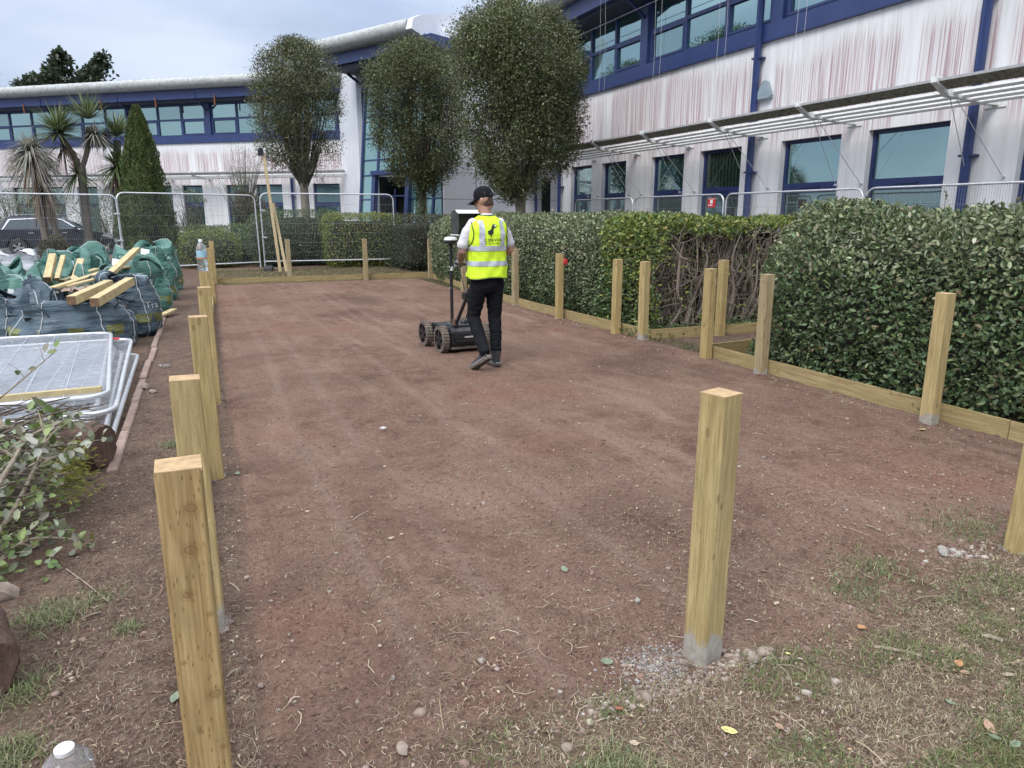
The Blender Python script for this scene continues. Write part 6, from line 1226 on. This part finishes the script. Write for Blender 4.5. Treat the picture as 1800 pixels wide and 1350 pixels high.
# hi-vis vest as a wrapped sheet with tape bands
VR = [(.925, .212, .158), (1.0, .205, .152), (1.1, .2, .146), (1.2, .2, .146), (1.3, .208, .148), (1.38, .216, .143), (1.44, .212, .128), (1.485, .185, .105), (1.52, .125, .088), (1.548, .075, .076)]
def vest_pt(a, z, off=0.):
    zz = [v[0] for v in VR]; hw = float(np.interp(z, zz, [v[1] for v in VR]))+off; hd = float(np.interp(z, zz, [v[2] for v in VR]))+off; c, s_ = math.cos(a), math.sin(a); k = 2.5; q = (abs(c)**k+abs(s_)**k)**(-1/k)
    w_ = .011*mnoise.noise(Vector((c*3, s_*3, z*11)))+.008*mnoise.noise(Vector((c*5+9, s_*5, z*22+c*6)))+.006*mnoise.noise(Vector((c*7, s_*7, z*5+4))); return Vector((c*q*(hw+w_), s_*q*(hd+w_)-.008, z+.008*math.sin(a*3)*(z < .97)))
def band(z0, z1, off, nz=3, na=72, a0=0., a1=2*math.pi):
    m = MB(); vs = [vest_pt(a0+(a1-a0)*j/na, z0+(z1-z0)*i/nz, off) for i in range(nz+1) for j in range(na+1)]; m.add(vs, [(i*(na+1)+j, i*(na+1)+j+1, (i+1)*(na+1)+j+1, (i+1)*(na+1)+j) for i in range(nz) for j in range(na)]); return m
vest = band(.925, 1.548, 0, 34).build('vest', M_vest, per, smooth=True); sm_ = vest.modifiers.new('t', 'SOLIDIFY'); sm_.thickness = .004; sm_.offset = -1
band(1.2, 1.25, .004).build('tape_band', M_tape, vest, smooth=True); band(1.05, 1.1, .004).build('tape_band', M_tape, vest, smooth=True)
for sx in (-1, 1):
    m = MB(); cs = []
    for i in range(24):
        z = 1.25+(1.5-1.25)*i/23
        for k in range(4):
            x = sx*(.085+.05*k/3)
            a_lo, a_hi = (math.pi*1.02, math.pi*1.5) if sx < 0 else (math.pi*1.5, math.pi*1.98)
            best = min((abs(vest_pt(a, z).x-x), a) for a in np.linspace(a_lo, a_hi, 60))[1]; cs.append(vest_pt(best, z, .005))
    m.add(cs, [(i*4+k, i*4+k+1, (i+1)*4+k+1, (i+1)*4+k) for i in range(23) for k in range(3)]); m.build('shoulder_tape', M_tape, vest, smooth=True)
    # dark edging round the armhole, following the sheet
    MB().tube([vest_pt((math.pi if sx < 0 else 0)+sx*(.62-.0)*math.cos(t)*(1 if sx < 0 else 1), 1.375+.13*math.sin(t), .004) for t in np.linspace(0, 2*math.pi, 30)], .005, 6).build('armhole_edging', M_black, vest)
MB().tube([vest_pt(a, 1.548, .002) for a in np.linspace(math.pi*1.05, math.pi*1.95, 16)], .005, 6).build('neck_edging', M_black, vest); MB().tube([vest_pt(a, .925, .002) for a in np.linspace(0, 2*math.pi, 50)], .004, 6).build('hem_edging', M_black, vest)
def back_pt(x, z, off=.004):
    a = min((abs(vest_pt(t, z).x-x), t) for t in np.linspace(math.pi*1.02, math.pi*1.98, 140))[1]; p = vest_pt(a, z, off); return Vector((x, p.y, z))
def patch(name, poly, mat, off=.004):
    bm = bmesh.new(); f = bm.faces.new([bm.verts.new((x, 0, z)) for x, z in poly]); bmesh.ops.triangulate(bm, faces=[f])
    for _ in range(2): bmesh.ops.subdivide_edges(bm, edges=[e for e in bm.edges if e.calc_length() > .012], cuts=1); bmesh.ops.triangulate(bm, faces=bm.faces)
    for v in bm.verts: v.co = back_pt(v.co.x, v.co.z, off)
    me = bpy.data.meshes.new(name); bm.to_mesh(me); bm.free(); me.materials.append(mat); o = link(bpy.data.objects.new(name, me)); o.parent = vest; return o
def oval(cx, cz, a, b_, rot=0, n=22): return [(cx+a*math.cos(t)*math.cos(rot)-b_*math.sin(t)*math.sin(rot), cz+a*math.cos(t)*math.sin(rot)+b_*math.sin(t)*math.cos(rot)) for t in np.linspace(0, 2*math.pi, n, endpoint=False)]
bird = [(-.058, 1.372), (-.06, 1.392), (-.045, 1.402), (-.022, 1.41), (-.012, 1.428), (.0, 1.452), (.018, 1.462), (.036, 1.462), (.046, 1.448), (.044, 1.432), (.03, 1.426), (.014, 1.42), (.006, 1.405), (.006, 1.385), (-.004, 1.366), (-.024, 1.358), (-.044, 1.36)]
patch('bird_logo', bird, M_ink, .005); patch('bird_logo_eye', oval(.032, 1.446, .0085, .0085), M_white, .0075); patch('bird_logo_beak', [(.048, 1.449), (.068, 1.455), (.05, 1.444)], M_ink, .005)
for x in (-.03, -.02): patch('bird_logo_leg', [(x, 1.356), (x+.005, 1.356), (x+.005, 1.338), (x, 1.338)], M_ink, .005)
def vtext(body, x, z, size, sp=1.):
    cu = bpy.data.curves.new('lettering', 'FONT'); cu.body = body; cu.size = size; cu.align_x = 'CENTER'; cu.space_character = sp; cu.offset = size*.02; to = link(bpy.data.objects.new('tmp', cu)); tm = bpy.data.meshes.new_from_object(to.evaluated_get(bpy.context.evaluated_depsgraph_get())); bpy.data.objects.remove(to)
    for v in tm.vertices: v.co = back_pt(x+v.co.x, z+v.co.y, .0055)
    tm.materials.clear(); tm.materials.append(M_ink); o = link(bpy.data.objects.new('lettering', tm)); o.parent = vest
vtext('CORVUS', -.002, 1.295, .04, 1.35); vtext('See More. Know Beneath.', -.002, 1.272, .0145, 1.1)
# boots
def boot(name, M, dirt=True):
    n = 18; prof = [(-.085, .03, .1), (-.06, .038, .115), (-.01, .04, .105), (.05, .045, .07), (.11, .05, .055), (.16, .046, .05), (.195, .03, .035)]; m = MB(); vs = []
    for y, hw, hh in prof:
        for j in range(n): t = 2*math.pi*j/n; z = .022+max(0, math.sin(t))*hh if math.sin(t) > 0 else .022; vs.append(M @ Vector((hw*math.cos(t), y, z)))
    m.add(vs, [(i*n+j, i*n+(j+1) % n, (i+1)*n+(j+1) % n, (i+1)*n+j) for i in range(len(prof)-1) for j in range(n)]+[tuple(range(n))[::-1], tuple((len(prof)-1)*n+j for j in range(n))])
    m.tube([M @ Vector((0, -.035, .08)), M @ Vector((0, -.035, .15))], [.05, .052], 14); o = m.build(name, M_boot, per, smooth=True)
    out = [(-.095, -.03), (-.1, 0), (-.095, .03), (-.06, .042), (.0, .04), (.06, .048), (.12, .054), (.17, .048), (.205, .025), (.212, 0), (.205, -.025), (.17, -.048), (.12, -.054), (.06, -.048), (0, -.04), (-.06, -.042)]
    k = len(out); m = MB(); m.add([M @ Vector((x, y, z)) for z in (0, .026) for y, x in out], [tuple(range(k))[::-1], tuple(range(k, 2*k))]+[(i, (i+1) % k, k+(i+1) % k, k+i) for i in range(k)])
    for i in range(9):
        y = -.085+i*.032
        for sx in (-1, 1): m.box(sx*.026-.014, sx*.026+.014, y, y+.018, -.008, .001, M)
    m.build('sole', M_sole, o); MB().tube([M @ Vector((x, y, .03)) for y, x in out], .003, 5).build('welt', M_tape, o); return o
boot('boot', Matrix.Translation((.088, -.0, .010)) @ Matrix.Rotation(R(-4), 4, 'Z'))
d_ = (Vector((-.185, -.115, .02))-Vector((-.13, -.30, .14))); yv = d_.normalized(); zv = Vector((0, .45, .9)); zv = (zv-yv*zv.dot(yv)).normalized(); xv = yv.cross(zv)
Mb = Matrix(((*xv, 0), (*yv, 0), (*zv, 0), (0, 0, 0, 1))).transposed(); Mb.translation = Vector((-.148, -.235, .095)); boot('boot', Mb)
# gloved left hand and bare right hand curled round the handle bar
def hand(cx, sgn, mat, nm):
    ch = [[((cx, .262, 1.072), .034, .026), ((cx+sgn*-.004, .30, 1.075), .038, .02)]]
    for k in range(4):
        x = cx-.032+k*.0215; l_ = (.9, 1.05, 1., .82)[k]
        ch.append([((x, .312, 1.078), .0095, .0095), ((x, .338*1.0+.006*l_, 1.068), .009, .009), ((x, .345, 1.04), .0085, .0085), ((x, .322, 1.022), .0078, .0078), ((x, .302, 1.03), .0072, .0072)])
    ch.append([((cx-sgn*.03, .275, 1.065), .012, .012), ((cx-sgn*.045, .3, 1.045), .0105, .0105), ((cx-sgn*.04, .32, 1.026), .009, .009)]); return lump(nm, ch, mat, per, .0045, 2)
hand(-.175, -1, M_glove, 'glove'); hand(.17, 1, M_glove, 'glove')

# ---------------------------------------------------------------- survey cart
ct = empty('survey_cart', (2.90, 8.05, 0), R(3), 'black four-wheeled ground radar cart with muddy wheels, mast and screen pushed by the person', 'cart')
bx = MB().prism([(-.36, .1), (-.33, .07), (.38, .07), (.42, .12), (.4, .24), (.3, .275), (-.3, .275), (-.36, .24)], 'x', -.2, .2).build('body', M_black, ct, bevel=.012)
MB().box(-.17, .17, -.39, -.355, .12, .165).box(-.18, .18, -.385, -.35, .165, .205).build('rear_bumper', M_black, ct, bevel=.01); MB().box(-.2, .2, -.34, .36, .035, .07).build('skid_plate', M_mud, ct, bevel=.008)
MB().box(-.13, .13, -.22, .05, .275, .3).build('radar_unit', simple('grey_plastic', (.06, .065, .07), .5, .1), ct, bevel=.01); MB().lathe([(.05, .3), (.045, .325), (0, .33)], 16, Matrix.Translation((.06, -.1, 0))).build('cap', M_black, ct)
def cwheel(x, y, r_=.15):
    wr = empty('wheel', (x, y, r_-.004), 0); wr.parent = ct; My = Matrix.Rotation(R(90), 4, 'Y'); s_ = 1 if x > 0 else -1
    m = MB(); m.lathe([(r_*.8, -.04), (r_*.95, -.04), (r_, -.028), (r_, .028), (r_*.95, .04), (r_*.8, .04)], 30, My, False)
    for k in range(26):
        a = 2*math.pi*k/26; m.box(-.042, .042, -.008, .008, r_-.006, r_+.006, Matrix.Rotation(a, 4, 'X'))
    m.build('tyre', M_mud, wr, smooth=False); m = MB().lathe([(.0, -.03), (.03, -.034), (.03, .034), (0, .034)], 14, My)
    for k in range(5): a = 2*math.pi*k/5+.3; m.bar((s_*.022, 0, 0), (s_*.022, math.cos(a)*r_*.8, math.sin(a)*r_*.8), .034, .03, (1, 0, 0))
    m.build('rim', M_black, wr); MB().lathe([(0, -.006), (r_*.8, -.006), (r_*.8, .006), (0, .006)], 24, My).build('spoke_backing', M_dark, wr)  # near-black disc, dark of the gaps between spokes put into its colour
for x in (-.265, .265):
    for y in (-.19, .34): cwheel(x, y)
MB().tube([(-.3, -.19, .146), (.3, -.19, .146)], .012, 8).tube([(-.3, .34, .146), (.3, .34, .146)], .012, 8).build('axle', M_galv, ct)
MB().tube([(-.10, -.12, .28), (-.115, -.15, 1.25)], .019, 10).build('mast', M_black, ct, smooth=True); MB().tube([(-.108, -.14, .93), (-.109, -.14, .98)], .021, 10).tube([(-.105, -.13, .72), (-.105, -.13, .735)], .022, 10).build('mast_clamp', M_white, ct)
MB().lathe([(.02, 1.22), (.07, 1.24), (.076, 1.265), (.074, 1.275)], 24, Matrix.Translation((-.115, -.15, 0))).build('receiver', M_black, ct, smooth=True); MB().lathe([(.0765, 1.275), (.07, 1.3), (.04, 1.31), (0, 1.312)], 24, Matrix.Translation((-.115, -.15, 0))).build('receiver_dome', M_white, ct, smooth=True)
MB().tube([(-.1, -.18, .26), (-.03, -.62, .88), (.0, -.8, 1.04)], .02, 10).build('handle_column', M_black, ct, smooth=True)
MB().tube([(-.28, -.84, 1.045), (.2, -.86, 1.045)], .013, 10).build('handle_bar', M_black, ct, smooth=True); MB().box(-.09, .02, -.5, -.38, .62, .7).build('clamp_box', M_black, ct, bevel=.01); MB().box(.0, .14, -.62, -.5, .74, .82).build('battery', M_black, ct, bevel=.01)
MB().tube([(-.1, -.2, .3), (-.09, -.2, .37)], .04, 10).build('hinge', simple('brown_hinge', (.1, .05, .03), .6, .2), ct)
MB().tube(bez([(-.09, -.15, 1.2), (-.06, -.3, .9), (-.02, -.4, .55), (-.0, -.25, .33)], 6), .005, 6).tube(bez([(-.1, -.6, 1.36), (-.16, -.68, 1.1), (-.05, -.6, .86), (.02, -.3, .4), (.04, -.15, .31)], 6), .0045, 6).build('cable', M_black, ct, kind='stuff')
MB().box(-.06, .06, -.392, -.389, .175, .195).build('label_plate', M_galv, ct)
MB().tube([(-.02, -.7, .96), (-.1, -.62, 1.36)], .015, 8).build('screen_arm', M_black, ct)
sc_ = MB().box(-.28, .06, -.6, -.57, 1.33, 1.57).build('screen', M_black, ct, bevel=.008)
MB().prism([(-.6, 1.33), (-.6, 1.59), (-.7, 1.6), (-.78, 1.56), (-.8, 1.42), (-.75, 1.33)], 'x', -.285, -.28).build('hood_side', M_block, sc_); MB().prism([(-.6, 1.33), (-.6, 1.59), (-.7, 1.6), (-.78, 1.56), (-.8, 1.42), (-.75, 1.33)], 'x', .06, .065).build('hood_side', M_block, sc_)
MB().add([(-.285, -.57, 1.585), (.065, -.57, 1.585), (.065, -.7, 1.605), (-.285, -.7, 1.605), (-.285, -.79, 1.57), (.065, -.79, 1.57), (-.285, -.57, 1.578), (.065, -.57, 1.578), (.065, -.7, 1.598), (-.285, -.7, 1.598), (-.285, -.785, 1.565), (.065, -.785, 1.565)], [(0, 1, 2, 3), (3, 2, 5, 4), (7, 6, 9, 8), (8, 9, 10, 11)]).build('hood_top', M_white, sc_)
MB().box(-.285, .065, -.575, -.565, 1.34, 1.355).box(-.288, -.276, -.79, -.57, 1.34, 1.352).build('screen_edge', M_white, sc_)
